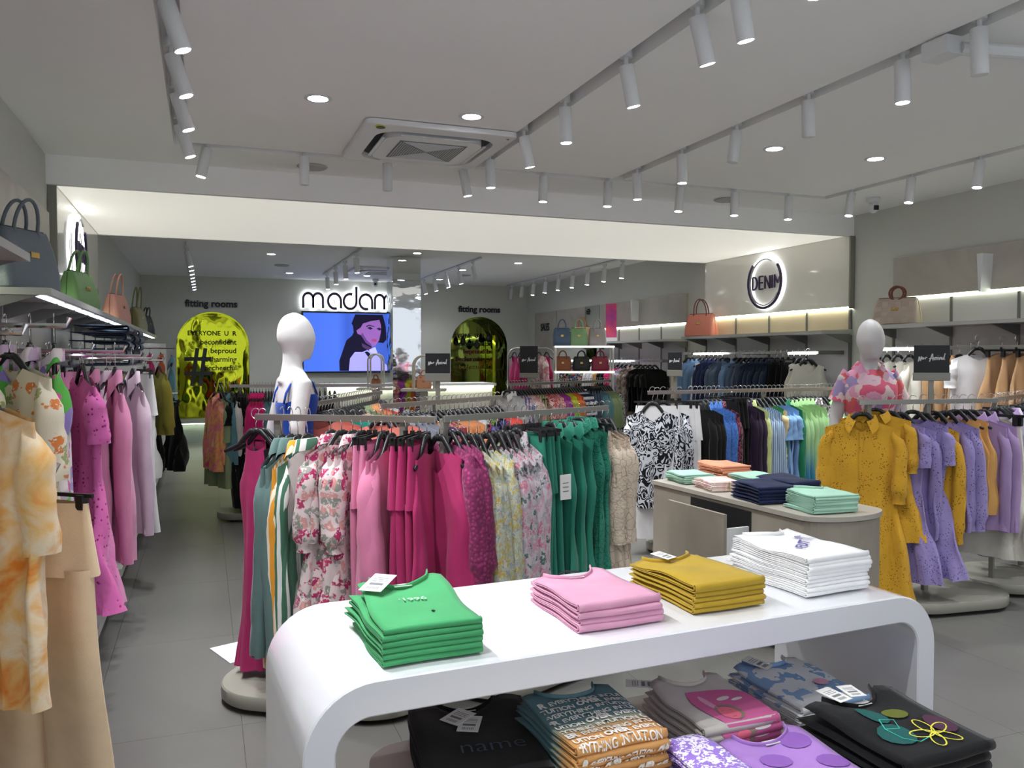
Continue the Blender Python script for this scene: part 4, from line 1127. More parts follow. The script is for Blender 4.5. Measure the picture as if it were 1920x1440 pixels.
# cloth palette
F = fabric
PAL = dict(
    sage=F('sage_linen', 'solid', (98, 124, 122)), orange_stripe=F('orange_stripe_cotton', 'stripe', (236, 226, 206), (232, 158, 52), 190, 'A'),
    green_stripe=F('green_stripe_cotton', 'stripe', (226, 230, 226), (72, 116, 94), 250, 'A'), green_stripe_v=F('green_stripe_cotton_b', 'stripe', (226, 230, 226), (72, 116, 94), 230, 'Y'),
    rose_floral=F('rose_floral_crepe', 'floral', (218, 200, 202), [(178, 60, 104), (140, 142, 134), (206, 150, 146), (168, 48, 96), (218, 200, 202), (150, 148, 142)], 26),
    pink=F('rose_pink_linen', 'solid', (214, 128, 164)), magenta=F('magenta_crepe', 'solid', (176, 48, 104)), orchid_knit=F('orchid_knit', 'knit', (176, 66, 124)),
    yellow_floral=F('yellow_ditsy_floral', 'floral', (196, 200, 184), [(204, 176, 76), (150, 162, 178), (176, 182, 150), (196, 168, 92), (214, 214, 200)], 60),
    grey_floral=F('grey_ditsy_floral', 'floral', (200, 190, 196), [(196, 120, 142), (84, 112, 104), (182, 166, 176), (206, 150, 168), (170, 164, 174)], 44),
    teal=F('teal_green_crepe', 'solid', (42, 126, 104)), teal_lace=F('teal_green_lace', 'crochet', (38, 122, 100), (12, 74, 58), 26),
    beige_lace=F('beige_crochet', 'crochet', (202, 186, 168), (158, 138, 120), 20), black=F('black_crepe', 'solid', (14, 14, 16)),
    bw=F('black_white_squiggle', 'zebra', (18, 19, 26), (206, 210, 218), 13), white=F('white_cotton', 'solid', (226, 226, 228)), cream=F('cream_cotton', 'solid', (222, 210, 190)),
    blue=F('cornflower_print', 'zebra', (70, 116, 186), (56, 96, 164), 16), maroon=F('maroon_print', 'zebra', (40, 18, 30), (128, 62, 84), 12), plum=F('dark_plum_crepe', 'solid', (36, 20, 44)),
    lime=F('pale_lime_dye', 'tiedye', [(160, 180, 110), (196, 206, 140), (176, 190, 120)], 8), blue_stripe=F('blue_stripe_cotton', 'stripe', (176, 196, 214), (104, 132, 166), 260, 'A'),
    green_floral=F('green_leaf_print', 'blotch', [(52, 130, 70), (214, 196, 150), (60, 140, 80)], 16), sky=F('sky_blue_cotton', 'solid', (126, 168, 214)), emerald=F('emerald_cotton', 'solid', (22, 120, 84)),
    mint=F('pale_green_linen', 'solid', (156, 200, 138)), ombre=F('green_teal_ombre', 'ombre', (30, 118, 150), (156, 200, 140), -0.62, -0.30), grey_print=F('grey_stroke_print', 'zebra', (212, 206, 206), (92, 86, 92), 9),
    mustard_eye=F('mustard_eyelet', 'eyelet', (208, 158, 48), (104, 74, 16), 26), lilac_eye=F('lilac_eyelet', 'eyelet', (150, 136, 190), (66, 56, 100), 24), lilac=F('lilac_linen', 'solid', (164, 138, 182)),
    apricot=F('apricot_linen', 'solid', (214, 162, 96)), lav_dye=F('lavender_dye', 'tiedye', [(206, 200, 214), (176, 170, 196), (214, 206, 214), (160, 158, 190)], 10), greyblue=F('grey_blue_linen', 'solid', (92, 98, 132)),
    hotpink=F('hot_pink_crepe', 'solid', (222, 40, 122)), sunset=F('sunset_dye', 'tiedye', [(232, 92, 130), (240, 180, 96), (236, 120, 140), (238, 206, 150)], 9), dustyblue=F('dusty_blue_linen', 'solid', (96, 142, 152)), sagegreen=F('sage_green_linen', 'solid', (142, 158, 118)),
    navy=F('navy_cotton', 'solid', (34, 46, 82)), denim=F('mid_blue_denim', 'solid', (78, 102, 134)), ldenim=F('light_denim', 'solid', (112, 144, 182)), ddenim=F('dark_denim', 'solid', (32, 44, 66)), slate=F('slate_denim', 'solid', (84, 100, 122)),
    tan=F('tan_twill', 'solid', (186, 148, 108)), ivory=F('ivory_cotton', 'solid', (222, 218, 206)), salmon=F('salmon_linen', 'solid', (228, 132, 118)), coral=F('coral_cotton', 'solid', (222, 92, 80)), grey=F('grey_jersey', 'solid', (140, 142, 156)),
    peach=F('peach_satin', 'solid', (222, 156, 108)), multi=F('multicolour_print', 'blotch', [(196, 120, 140), (226, 160, 90), (90, 70, 120), (222, 214, 214), (160, 70, 80)], 30), aqua=F('aqua_cotton', 'solid', (60, 178, 160)),
    pinkstripe=F('pink_blue_stripe', 'stripe', (232, 200, 206), (112, 132, 186), 120, 'A'), pastel=F('pastel_print', 'blotch', [(232, 178, 184), (240, 214, 206), (222, 150, 160), (240, 230, 224)], 26), khaki=F('khaki_stripe', 'stripe', (206, 206, 160), (150, 156, 110), 160, 'A'),
    orchid=F('orchid_cotton', 'solid', (178, 74, 168)), yellow=F('acid_yellow_cotton', 'solid', (206, 214, 60)), orange=F('orange_cotton', 'solid', (240, 128, 60)), rust=F('rust_cotton', 'solid', (186, 92, 60)), navystripe=F('navy_white_stripe', 'stripe', (234, 234, 238), (40, 46, 82), 110, 'Z'),
    redwhite=F('red_white_print', 'zebra', (236, 206, 200), (212, 84, 90), 14), darkfloral=F('dark_floral_print', 'floral', (22, 22, 34), [(206, 90, 120), (120, 170, 80), (222, 214, 206), (90, 90, 150)], 30), rosebud=F('rosebud_print', 'floral', (190, 180, 170), [(150, 84, 96), (120, 120, 106), (176, 150, 146)], 34),
    orange_dye=F('orange_dye_chiffon', 'tiedye', [(222, 128, 44), (232, 186, 120), (234, 214, 186), (226, 164, 88), (234, 212, 186)], 6.5), cream_floral=F('cream_blossom_print', 'floral', (232, 222, 200), [(232, 222, 200), (232, 222, 200), (222, 130, 70), (232, 222, 200), (160, 166, 110)], 27),
    cream_twill=F('cream_twill', 'solid', (226, 200, 166)), pansy=F('pansy_print', 'blotch', [(206, 178, 206), (206, 96, 158), (92, 176, 76), (214, 196, 214), (142, 126, 190), (226, 214, 216)], 15), pink_eye=F('bright_pink_eyelet', 'eyelet', (222, 112, 182), (150, 40, 112), 16), softpink=F('soft_pink_linen', 'solid', (216, 142, 180)), lightlilac=F('pale_lilac_linen', 'solid', (206, 184, 200)), olive=F('olive_satin', 'solid', (168, 160, 70)), offgreen=F('faded_green_cotton', 'solid', (188, 196, 166)), whitegauze=F('white_gauze', 'solid', (222, 222, 222)),
    camo=F('pink_red_camo_print', 'blotch', [(230, 164, 194), (234, 112, 116), (162, 146, 190), (232, 196, 210), (226, 104, 134), (232, 206, 204)], 15), royal=F('royal_blue_crepe', 'solid', (24, 66, 160)))

# ------------------------------------------------------------------ floor racks
RZ = 1.275
def rack(name, label, A, B, posts, bases, z=RZ, base_r=(0.42, 0.25), sign=None):
    """flat steel rail on square posts that stand on stadium-shaped bases"""
    A, B = Vector((*A, 0)), Vector((*B, 0))
    d = (B - A); ln = d.length; ang = math.atan2(d.y, d.x)
    t = thing('clothes_rack', label, 'rack', (A.x, A.y, 0), ang)
    MB().cbox((ln / 2, 0, z), (ln, 0.012, 0.030), 0.002).build('rail', STEEL, t)
    for s_ in posts:
        MB().cbox((s_ * ln, 0.022, z / 2 + 0.01), (0.032, 0.030, z - 0.02), 0.003).build('post', GREYM, t)
    for s0, s1, wd in bases:
        xa, xb = s0 * ln, s1 * ln
        b = MB(); p = rrect(xa, -wd, xb, wd + 0.03, min(wd * 0.95, (xb - xa) / 2.05), 12)
        rings = [[(x, y, zz) for x, y in [((xa + xb) / 2 + (x - (xa + xb) / 2) * k, 0.015 + (y - 0.015) * k) for x, y in p]] for zz, k in ((0.025, 0.99), (0.03, 1.0), (0.078, 1.0), (0.085, 0.985))]
        b.loft(rings, True, True, True); o = b.build('base', BASEM, t, smooth=True); smooth_by_angle(o.data)
        for fx in (0.25, 0.75):
            for yy in (-wd * 0.5, wd * 0.5): MB().lathe([(0, 0.0), (0.018, 0.0), (0.018, 0.03), (0, 0.03)], (xa + (xb - xa) * fx, yy + 0.015, 0), 10).build('caster', BLACKP, o)
    return A, B, ang
def fill(rk, items, where, px=None, yj=3):
    """items: (position, kind, cloth, phrase, yaw offset, options); position runs between px[0] and px[1]"""
    A, B, ang = rk
    cnt = {}
    for it in items: cnt[it[3]] = cnt.get(it[3], 0) + 1
    seen = {}
    for i, it in enumerate(items):
        p, kind, cl, phr = it[:4]
        dy = it[4] if len(it) > 4 else 0
        op = it[5] if len(it) > 5 else {}
        f = (p - px[0]) / (px[1] - px[0])
        P_ = A.lerp(B, f)
        rn = random.Random(i * 13 + int(p))
        k = seen.get(phr, 0); seen[phr] = k + 1
        lab = ('%s, %s from left %s' % (phr, ORD[k], where)) if cnt[phr] > 1 else '%s %s' % (phr, where)
        z_ = op.pop('z', RZ + 0.016)
        # sleeves towards the camera: local +x faces the viewer's side
        hang(kind, PAL[cl], (P_.x, P_.y, z_), ang - PI / 2 + R(dy + rn.uniform(-yj, yj)), lab, '%s %s' % (phr, where) if cnt[phr] > 1 else None, var=op.pop('var', i % 3), tilt=op.pop('tilt', rn.uniform(-.02, .02)), **op)
# front left rack
r1 = rack('r', 'steel clothes rack holding the floral and pink clothes behind the table', (0.215, 3.958), (0.95, 3.50), (0.12, 0.82), [(-0.16, 0.98, 0.27)])
T1 = 'on the front left rack'
fill(r1, [
    (489, 'slip', 'magenta', 'magenta strap dress', 82, {}), (502, 'slip', 'black', 'long black strap dress', 82, {'zs': .98}),
    (538, 'jacket', 'sage', 'sage green jacket', 0, {'zs': 1.35}), (553, 'jacket', 'sage', 'sage green jacket', -2, {'zs': 1.35}), (568, 'shirt', 'orange_stripe', 'orange striped shirt', -4, {'zs': 1.38}),
    (585, 'shirt', 'green_stripe_v', 'green striped shirt', -12, {'zs': 1.3}),
    (628, 'dress', 'rose_floral', 'rose floral dress', -10, {}), (648, 'tunic', 'rose_floral', 'rose floral tunic', -18, {}), (668, 'dress', 'rose_floral', 'rose floral dress', -8, {}), (684, 'tunic', 'rose_floral', 'rose floral tunic', -10, {}),
    (698, 'trousers', 'pink', 'rose pink trousers', 0, {}), (708, 'trousers', 'pink', 'rose pink trousers', 0, {}), (720, 'blouse', 'pink', 'rose pink blouse', 0, {'zs': 1.1}), (738, 'blouse', 'pink', 'rose pink blouse', -6, {'zs': 1.15}),
    (762, 'trousers', 'magenta', 'magenta trousers', 0, {}), (774, 'trousers', 'magenta', 'magenta trousers', 0, {}), (786, 'trousers', 'magenta', 'magenta trousers', 0, {}), (800, 'tank', 'magenta', 'magenta sleeveless top', 0, {'zs': 1.2})], T1, (488, 815))
r2 = rack('r', 'steel clothes rack holding the teal clothes behind the table', (0.99, 3.52), (2.05, 3.99), (0.02, 0.545), [(0.06, 0.98, 0.27)])
T2 = 'on the front middle rack'
fill(r2, [
    (826, 'tank', 'magenta', 'magenta sleeveless top', 0, {'zs': 1.2}), (842, 'blouse', 'orchid_knit', 'orchid knit sweater', -8, {}), (855, 'blouse', 'orchid_knit', 'orchid knit sweater', -8, {}),
    (872, 'blouse', 'yellow_floral', 'yellow floral blouse', -6, {'zs': 1.3}), (886, 'blouse', 'yellow_floral', 'yellow floral blouse', -8, {'zs': 1.35}), (902, 'blouse', 'yellow_floral', 'yellow floral blouse', -8, {'zs': 1.3}),
    (918, 'blouse', 'grey_floral', 'grey floral blouse', -8, {'zs': 1.3}), (930, 'blouse', 'grey_floral', 'grey floral blouse', -8, {'zs': 1.3}), (942, 'blouse', 'grey_floral', 'grey floral blouse', -8, {'zs': 1.35}), (954, 'shirt', 'grey_floral', 'grey floral blouse', -8, {'zs': 1.2}),
    (968, 'trousers', 'teal', 'teal green trousers', -8, {}), (977, 'trousers', 'teal', 'teal green trousers', -8, {}), (986, 'trousers', 'teal', 'teal green trousers', -8, {}), (995, 'trousers', 'teal', 'teal green trousers', -8, {'tagged': True}),
    (1018, 'vestdress', 'teal', 'sleeveless teal green dress', -16, {}), (1040, 'vestdress', 'teal', 'sleeveless teal green dress', -16, {}), (1058, 'vestdress', 'teal', 'sleeveless teal green dress', -12, {}),
    (1074, 'vestdress', 'teal_lace', 'teal green lace vest', -10, {'zs': .8}), (1088, 'vestdress', 'teal_lace', 'teal green lace vest', -10, {'zs': .8}),
    (1102, 'wide', 'beige_lace', 'beige crochet trousers', -10, {}), (1112, 'cardigan', 'beige_lace', 'beige crochet cardigan', -14, {}), (1126, 'cardigan', 'beige_lace', 'beige crochet cardigan', -14, {}), (1139, 'cardigan', 'beige_lace', 'beige crochet cardigan', -16, {})], T2, (832, 1140))
# second row, behind
r4 = rack('r', 'steel clothes rack in the second row behind the pink clothes', (0.92, 4.55), (1.90, 5.30), (0.40, 0.95), [(0.05, 0.95, 0.25)])
it = []
row = [('tee', 'salmon', 'salmon t-shirt', 4), ('shirt', 'grey', 'grey shirt', 4), ('blouse', 'multi', 'multicolour print blouse', 4), ('blouse', 'peach', 'peach satin blouse', 4), ('tank', 'white', 'white top', 2), ('blouse', 'darkfloral', 'dark floral blouse', 4), ('tee', 'coral', 'coral t-shirt', 3)]
p = 736
for kd, cl, ph, n in row:
    for k in range(n): it.append((p, kd, cl, ph, 0)); p += 7.2
fill(r4, it, 'on the second-row rack', (736, 915))
r4b = rack('r', 'steel clothes rack in the second row behind the blue mannequin', (0.62, 4.95), (1.30, 6.40), (0.3, 0.9), [(0.1, 0.9, 0.25)])
it = []; p = 0
for kd, cl, ph, n in [('tee', 'salmon', 'pink t-shirt', 4), ('tee', 'aqua', 'aqua t-shirt', 5), ('tee', 'pastel', 'pastel print t-shirt', 5), ('shirt', 'sagegreen', 'sage green shirt', 3), ('shirt', 'peach', 'orange shirt', 4), ('tee', 'coral', 'coral t-shirt', 2), ('tank', 'white', 'white top', 3)]:
    for k in range(n): it.append((p, kd, cl, ph, 0)); p += 1
fill(r4b, it, 'on the rack behind the mannequin', (-0.5, p))
r3 = rack('r', 'steel clothes rack at the back of the left aisle', (0.22, 8.30), (1.75, 8.00), (0.06, 0.9), [(-0.08, 0.3, 0.22), (0.7, 1.08, 0.22)])
it = []
for p, kd, cl, ph in [(400, 'shirt', 'sunset', 'sunset dyed kimono'), (408, 'tunic', 'sagegreen', 'sage green tunic'), (413, 'tee', 'black', 'black t-shirt'), (419, 'shirt', 'dustyblue', 'dusty blue shirt'), (426, 'blouse', 'whitegauze', 'white gauze blouse')] + [(434 + 6 * k, 'wide', 'black', 'black trousers') for k in range(4)] + [(462 + 5 * k, 'dress', 'hotpink', 'hot pink dress') for k in range(5)] + [(488 + 5 * k, 'blouse', 'dustyblue', 'dusty blue blouse') for k in range(4)] + [(512 + 9 * k, 'tee', 'black', 'black t-shirt') for k in range(12)]:
    it.append((p, kd, cl, ph, 30 if p < 432 else 8))
fill(r3, it, 'on the back left rack', (425, 720))
# third row right
r5 = rack('r', 'steel clothes rack with pastel clothes before the far right corner', (2.85, 7.75), (4.45, 8.60), (0.05, 0.62), [(0.0, 0.9, 0.25)])
it = []; p = 940
for kd, cl, ph, n in [('shirt', 'white', 'white shirt', 2), ('tee', 'pinkstripe', 'pink striped t-shirt', 3), ('tee', 'pastel', 'pastel print t-shirt', 3), ('tank', 'khaki', 'khaki striped top', 3), ('tee', 'redwhite', 'red print t-shirt', 5), ('tee', 'orchid', 'orchid t-shirt', 3), ('tee', 'yellow', 'acid yellow t-shirt', 2), ('tee', 'orange', 'orange t-shirt', 2), ('tee', 'rust', 'rust t-shirt', 1), ('tee', 'navystripe', 'navy striped t-shirt', 4), ('trousers', 'slate', 'slate blue jeans', 4), ('cardigan', 'dustyblue', 'grey blue cardigan', 3), ('tunic', 'sagegreen', 'soft green tunic', 4), ('blouse', 'bw', 'black and white blouse', 1)]:
    for k in range(n): it.append((p, kd, cl, ph, -5)); p += 5.2
fill(r5, it, 'on the pastel rack', (940, 1150))
# denim-side rack
r6 = rack('r', 'steel clothes rack behind the stone drawer counter', (3.22, 5.60), (5.40, 5.78), (0.14, 0.54, 0.95), [(0.03, 0.45, 0.24), (0.55, 1.0, 0.24)])
it = [(1218, 'blouse', 'bw', 'black and white squiggle blouse', 58, {'zs': 1.25}), (1236, 'blouse', 'bw', 'black and white squiggle blouse', 52, {'zs': 1.2}), (1226, 'wide', 'white', 'white wide trousers', 56, {}), (1252, 'trousers', 'white', 'white trousers', 44, {}), (1264, 'trousers', 'white', 'white trousers', 36, {})]
p = 1284
for kd, cl, ph, n, zs in [('shirt', 'black', 'black shirt', 3, 1.2), ('shirt', 'blue', 'cornflower blue shirt', 3, 1.15), ('shirt', 'maroon', 'maroon print shirt', 1, 1.15), ('trousers', 'black', 'black trousers', 3, .8), ('shirt', 'plum', 'dark plum shirt', 3, 1.1), ('shirt', 'lime', 'pale lime shirt', 1, 1.1), ('blouse', 'blue_stripe', 'blue striped blouse', 3, 1.2), ('tee', 'green_floral', 'green leaf print t-shirt', 1, 1.1), ('tee', 'sky', 'sky blue t-shirt', 3, 1.1), ('shirt', 'emerald', 'emerald shirt', 1, 1.1), ('shirt', 'ombre', 'green teal ombre shirt', 2, 1.2), ('shirt', 'mint', 'pale green shirt', 4, 1.1), ('shirt', 'grey_print', 'grey stroke print shirt', 2, 1.1), ('tee', 'white', 'white t-shirt', 2, 1.2), ('shirt', 'ombre', 'green teal ombre shirt', 3, 1.2), ('shirt', 'mint', 'pale green shirt', 3, 1.1)]:
    for k in range(n): it.append((p, kd, cl, ph, max(10, 30 - (p - 1284) * .3), {'zs': zs})); p += 8.2
fill(r6, it, 'on the denim-side rack', (1210, 1605))
# right rack with mustard and lilac
r7 = rack('r', 'steel clothes rack holding the mustard and lilac clothes', (3.72, 3.93), (4.74, 3.82), (0.08, 0.50), [(0.15, 1.0, 0.26)])
it = [(1630, 'dress', 'mustard_eye', 'mustard eyelet shirt dress facing forward', 50, {'sc': 1.06}), (1650, 'dress', 'mustard_eye', 'mustard eyelet dress behind the front one', 47, {'zs': .75})]
for p, kd, cl, ph, zs in [(1672, 'tierdress', 'lilac_eye', 'lilac eyelet dress', 1.0), (1690, 'blouse', 'lilac_eye', 'lilac eyelet blouse', 1.15), (1710, 'tierdress', 'lilac_eye', 'lilac eyelet dress', .98), (1727, 'blouse', 'mustard_eye', 'mustard eyelet blouse', 1.2), (1744, 'blouse', 'lilac_eye', 'lilac eyelet blouse', 1.1), (1762, 'blouse', 'lilac_eye', 'lilac eyelet blouse', 1.1), (1778, 'tank', 'apricot', 'apricot sleeveless top', 1.0), (1792, 'tank', 'apricot', 'apricot sleeveless top', 1.0), (1806, 'jacket', 'lilac', 'lilac blazer', 1.05), (1824, 'jacket', 'lilac', 'lilac blazer', 1.05), (1838, 'skirt', 'ivory', 'ivory skirt', 1.2), (1848, 'skirt', 'ivory', 'ivory skirt', 1.2)]:
    it.append((p, kd, cl, ph, 38 - (p - 1672) * .1, {'zs': zs}))
fill(r7, it, 'on the right rack', (1625, 1850))
r8 = rack('r', 'steel clothes rack cut off by the right edge', (4.80, 3.90), (5.6, 4.25), (0.12, 0.9), [(-0.03, 0.7, 0.26)])
it = []
for p, kd, cl, ph in [(0.4, 'blouse', 'lav_dye', 'lavender dyed blouse'), (1.2, 'blouse', 'lav_dye', 'lavender dyed blouse'), (2, 'jacket', 'lilac', 'lilac blazer'), (3, 'shirt', 'lav_dye', 'lavender dyed shirt'), (4, 'trousers', 'greyblue', 'grey blue trousers'), (5, 'shirt', 'greyblue', 'grey blue shirt'), (6, 'shirt', 'greyblue', 'grey blue shirt'), (7, 'trousers', 'greyblue', 'grey blue trousers')]:
    it.append((p, kd, cl, ph, 25, {}))
fill(r8, it, 'on the far right rack', (-0.5, 9))
# ------------------------------------------------------------------ left wall shelving
UP = plain('upright_metal', (120, 120, 118), 0.45, metal=0.4)
SHELF = plain('shelf_grey', (172, 172, 168), 0.4)
BACKP = stone('left_back_panel', (178, 174, 168), 0.05, 0.35, 2.0)
def wall_back(x, sgn, y0, y1, z0, z1, pitch, mat, label, name='back_panelling'):
    t = thing(name, label, 'panelling', (x, 0, 0))
    n = max(1, round((y1 - y0) / pitch)); st_ = (y1 - y0) / n
    for k in range(n):
        a, b = y0 + k * st_ + 0.008, y0 + (k + 1) * st_ - 0.008
        MB().b2((min(sgn * .002, sgn * .02), a, z0), (max(sgn * .002, sgn * .02), b, z1)).build('panel', mat, t)
    for k in range(n + 1):
        y = y0 + k * st_
        MB().b2((min(sgn * .002, sgn * .03), y - .012, z0), (max(sgn * .002, sgn * .03), y + .012, z1)).build('upright', UP, t)
def shelf(x, sgn, y0, y1, zt, dp, label, led=True, th=0.035):
    t = thing('display_shelf', label, 'shelf', (x, 0, 0))
    MB().b2((min(sgn * .022, sgn * dp), y0, zt - th), (max(sgn * .022, sgn * dp), y1, zt)).build('shelf_board', SHELF, t)
    n = max(1, round((y1 - y0) / 0.65))
    for k in range(n + 1):
        y = min(max(y0 + (y1 - y0) * k / n, y0 + .012), y1 - .012)
        m = MB(); m.prism([(sgn * 0.03, zt - th), (sgn * (dp - .05), zt - th), (sgn * 0.05, zt - th - 0.09), (sgn * .03, zt - th - .09)], y - .006, y + .006, 'Y'); m.build('bracket', UP, t)
    if led:
        for k in range(n):
            a, b = y0 + (y1 - y0) * k / n, y0 + (y1 - y0) * (k + 1) / n
            MB().b2((min(sgn * (dp - .075), sgn * (dp - .03)), a + .05, zt - th - .006), (max(sgn * (dp - .075), sgn * (dp - .03)), b - .05, zt - th - .001)).build('led_strip', LEDS, t)
    return t
LEDS = plain('shelf_led', (236, 240, 255), 0.5, emit=4.0)
wall_back(XL, 1, 1.9, 6.7, 0.16, 1.84, 0.8, BACKP, 'grey panelling behind the near left wall clothes')
wall_back(XL, 1, 6.8, 13.2, 0.16, 1.84, 0.8, BACKP, 'grey panelling behind the far left wall clothes')
shelf(XL, 1, 1.9, 4.0, 1.99, 0.36, 'near left wall shelf cut off by the picture edge', False)
for a, b, lab in ((4.5, 7.75, 'left wall shelf carrying the grey and green handbags'), (7.8, 11.2, 'left wall shelf carrying the dusty pink handbag'), (11.25, 13.9, 'farthest left wall shelf carrying the black handbag')):
    shelf(XL, 1, a, b, 1.885, 0.36, lab)
for a, b, lab in ((1.6, 3.6, 'near white wall plinth under the cream clothes'), (3.95, 5.5, 'white wall plinth under the pink clothes'), (5.95, 9.0, 'third white wall plinth along the left aisle'), (9.1, 13.0, 'farthest white wall plinth along the left aisle')):
    t = thing('display_plinth', lab, 'plinth', (XL, 0, 0))
    MB().b2((0.03, a, 0.10), (0.52, b, 0.15)).build('plinth_top', plain('plinth_white', (206, 206, 202), 0.35), t)
    MB().b2((0.03, a + .03, 0.0), (0.44, b - .03, 0.10)).build('plinth_foot', GREYM, t)
tag(MB().b2((XL + .02, 12.75, 0), (-0.52, 12.80, 1.75)).build('end_panel', WALL), 'pale end panel closing the left shelving before the arch', 'panel')
def arm(y, z, items, where, x1=-0.44, x0=-0.93, yaw=0):
    t = thing('faceout_rail', 'steel face-out rail end ' + where.replace('on the ', 'of the '), 'rail', (XL, y, z))
    MB().tube([(0.02, 0, 0), (x1 + 0.04 - XL, 0, 0), (x1 + 0.05 - XL, 0, 0.03)], 0.009, 8).build('bar', CHROME, t)
    MB().box((0.018, 0, -0.02), (0.02, 0.03, 0.10)).build('mounting_plate', UP, t)
    cnt = {}
    for it in items: cnt[it[2]] = cnt.get(it[2], 0) + 1
    seen = {}
    n = len(items)
    for i, it in enumerate(items):
        kd, cl, ph = it[:3]; op = dict(it[3]) if len(it) > 3 else {}
        x = x0 + (x1 - x0) * (i / max(1, n - 1))
        k = seen.get(ph, 0); seen[ph] = k + 1
        lab = '%s, %s from the wall %s' % (ph, ORD[k], where) if cnt[ph] > 1 else '%s %s' % (ph, where)
        rn = random.Random(i + int(y * 10))
        hang(kd, PAL[cl], (x, y, z + 0.014 + op.pop('dz', 0)), R(-90 + yaw + op.pop('dy', 0) + rn.uniform(-6, 6)), lab, ('%s %s' % (ph, where)) if cnt[ph] > 1 else None, var=i % 3, **op)
arm(2.50, 1.52, [('tunic', 'orange_dye', 'orange dyed chiffon tunic', {'dy': 34, 'zs': .92}), ('tunic', 'orange_dye', 'orange dyed chiffon tunic', {'dy': 40, 'zs': .92}), ('tunic', 'orange_dye', 'orange dyed chiffon tunic', {'dy': 48, 'zs': .90})], 'on the nearest left rail', -0.56, -0.80)
arm(2.80, 1.20, [('wide', 'cream_twill', 'cream turn-up trousers', {'zs': .78, 'dy': 40}), ('wide', 'cream_twill', 'cream turn-up trousers', {'dy': 52, 'zs': .72, 'sc': 1.1})], 'on the trouser rail', -0.47, -0.80)
arm(3.10, 1.63, [('tunic', 'cream_floral', 'cream blossom tunic', {'dy': 40, 'zs': .8}), ('tunic', 'cream_floral', 'cream blossom tunic', {'dy': 48, 'dz': -.02, 'sc': 1.05, 'zs': .82})], 'on the blossom rail', -0.60, -0.74)
arm(3.30, 1.662, [('shirt', 'cream', 'cream shirt'), ('shirt', 'cream', 'cream shirt'), ('shirt', 'cream', 'cream shirt'), ('dress', 'pansy', 'pansy print dress'), ('dress', 'pansy', 'pansy print dress'), ('dress', 'pansy', 'pansy print dress', {'zs': 1.1}), ('dress', 'pansy', 'pansy print dress', {'zs': 1.14, 'dy': 12})], 'on the pansy rail', -0.50, -0.95)
arm(4.15, 1.58, [('tierdress', 'pink_eye', 'bright pink eyelet dress'), ('tierdress', 'pink_eye', 'bright pink eyelet dress'), ('jacket', 'softpink', 'soft pink jacket'), ('tierdress', 'pink_eye', 'bright pink eyelet dress', {'dy': 22, 'zs': 1.05})], 'on the bright pink rail', -0.52, -0.90)
arm(4.75, 1.58, [('jacket', 'softpink', 'soft pink jacket', {'zs': 1.2}), ('jacket', 'softpink', 'soft pink jacket', {'zs': 1.2}), ('wide', 'softpink', 'soft pink trousers'), ('jacket', 'softpink', 'soft pink jacket', {'zs': 1.35, 'dy': 14}), ('jacket', 'softpink', 'soft pink jacket', {'zs': 1.4, 'dy': 16})], 'on the soft pink rail', -0.44, -0.86)
arm(5.35, 1.56, [('wide', 'offgreen', 'faded green trousers'), ('shirt', 'pink_eye', 'bright pink shirt'), ('jacket', 'lightlilac', 'pale lilac jacket', {'zs': 1.3}), ('jacket', 'lightlilac', 'pale lilac jacket', {'zs': 1.35, 'dy': 14})], 'on the pale lilac rail', -0.40, -0.82)
arm(6.05, 1.54, [('wide', 'ivory', 'ivory trousers'), ('shirt', 'ivory', 'ivory shirt', {'zs': 1.3}), ('wide', 'whitegauze', 'white gauze trousers', {'dy': 14})], 'on the ivory rail', -0.38, -0.8)
arm(7.2, 1.42, [('trousers', 'denim', 'blue jeans'), ('trousers', 'ldenim', 'light blue jeans'), ('trousers', 'denim', 'blue jeans'), ('skirt', 'whitegauze', 'white gauze skirt', {'dy': 10})], 'below the jeans shelf', -0.44, -0.85)
arm(8.7, 1.52, [('tee', 'green_floral', 'green leaf t-shirt'), ('blouse', 'olive', 'olive satin blouse', {'dy': 20}), ('blouse', 'olive', 'olive satin blouse', {'dy': 28})], 'on the olive rail', -0.42, -0.75)
arm(9.6, 1.16, [('skirt', 'black', 'black skirt'), ('skirt', 'black', 'black skirt', {'dy': 14}), ('skirt', 'black', 'black skirt', {'dy': 20})], 'on the low black skirt rail', -0.32, -0.70)
arm(10.9, 1.66, [('shirt', 'white', 'white shirt'), ('shirt', 'magenta', 'crimson shirt'), ('shirt', 'rust', 'rust shirt'), ('jacket', 'dustyblue', 'dusty blue jacket', {'zs': 1.5})], 'on the farthest left rail', -0.38, -0.75)
# folded jeans shelf
t = shelf(XL, 1, 6.25, 8.05, 1.49, 0.58, 'left wall shelf carrying the tall dark jeans stacks', False)
shelf(XL, 1, 8.0, 8.45, 1.15, 0.56, 'small left wall shelf carrying the rolled jeans', False)
for k, y in enumerate((6.32, 6.92, 7.52)):
    w_ = ['nearest', 'middle', 'farthest'][k]
    stack('dark folded jeans in the %s stack on the left wall shelf' % w_, (-0.50, y, 1.492), R(90), 0.42, 0.36, [0.058] * 5, [PAL['ddenim'] if k < 2 else PAL['slate']], 'folded jeans on the left wall shelf', 0.0, 0.0, kind='jeans', name='folded_jeans', jit=0.01)
stack('blue folded jeans on the small left wall shelf', (-0.52, 8.05, 1.152), R(90), 0.30, 0.38, [0.05] * 4, [PAL['denim']], 'folded jeans on the small shelf', 0.0, 0.0, kind='jeans', name='folded_jeans')

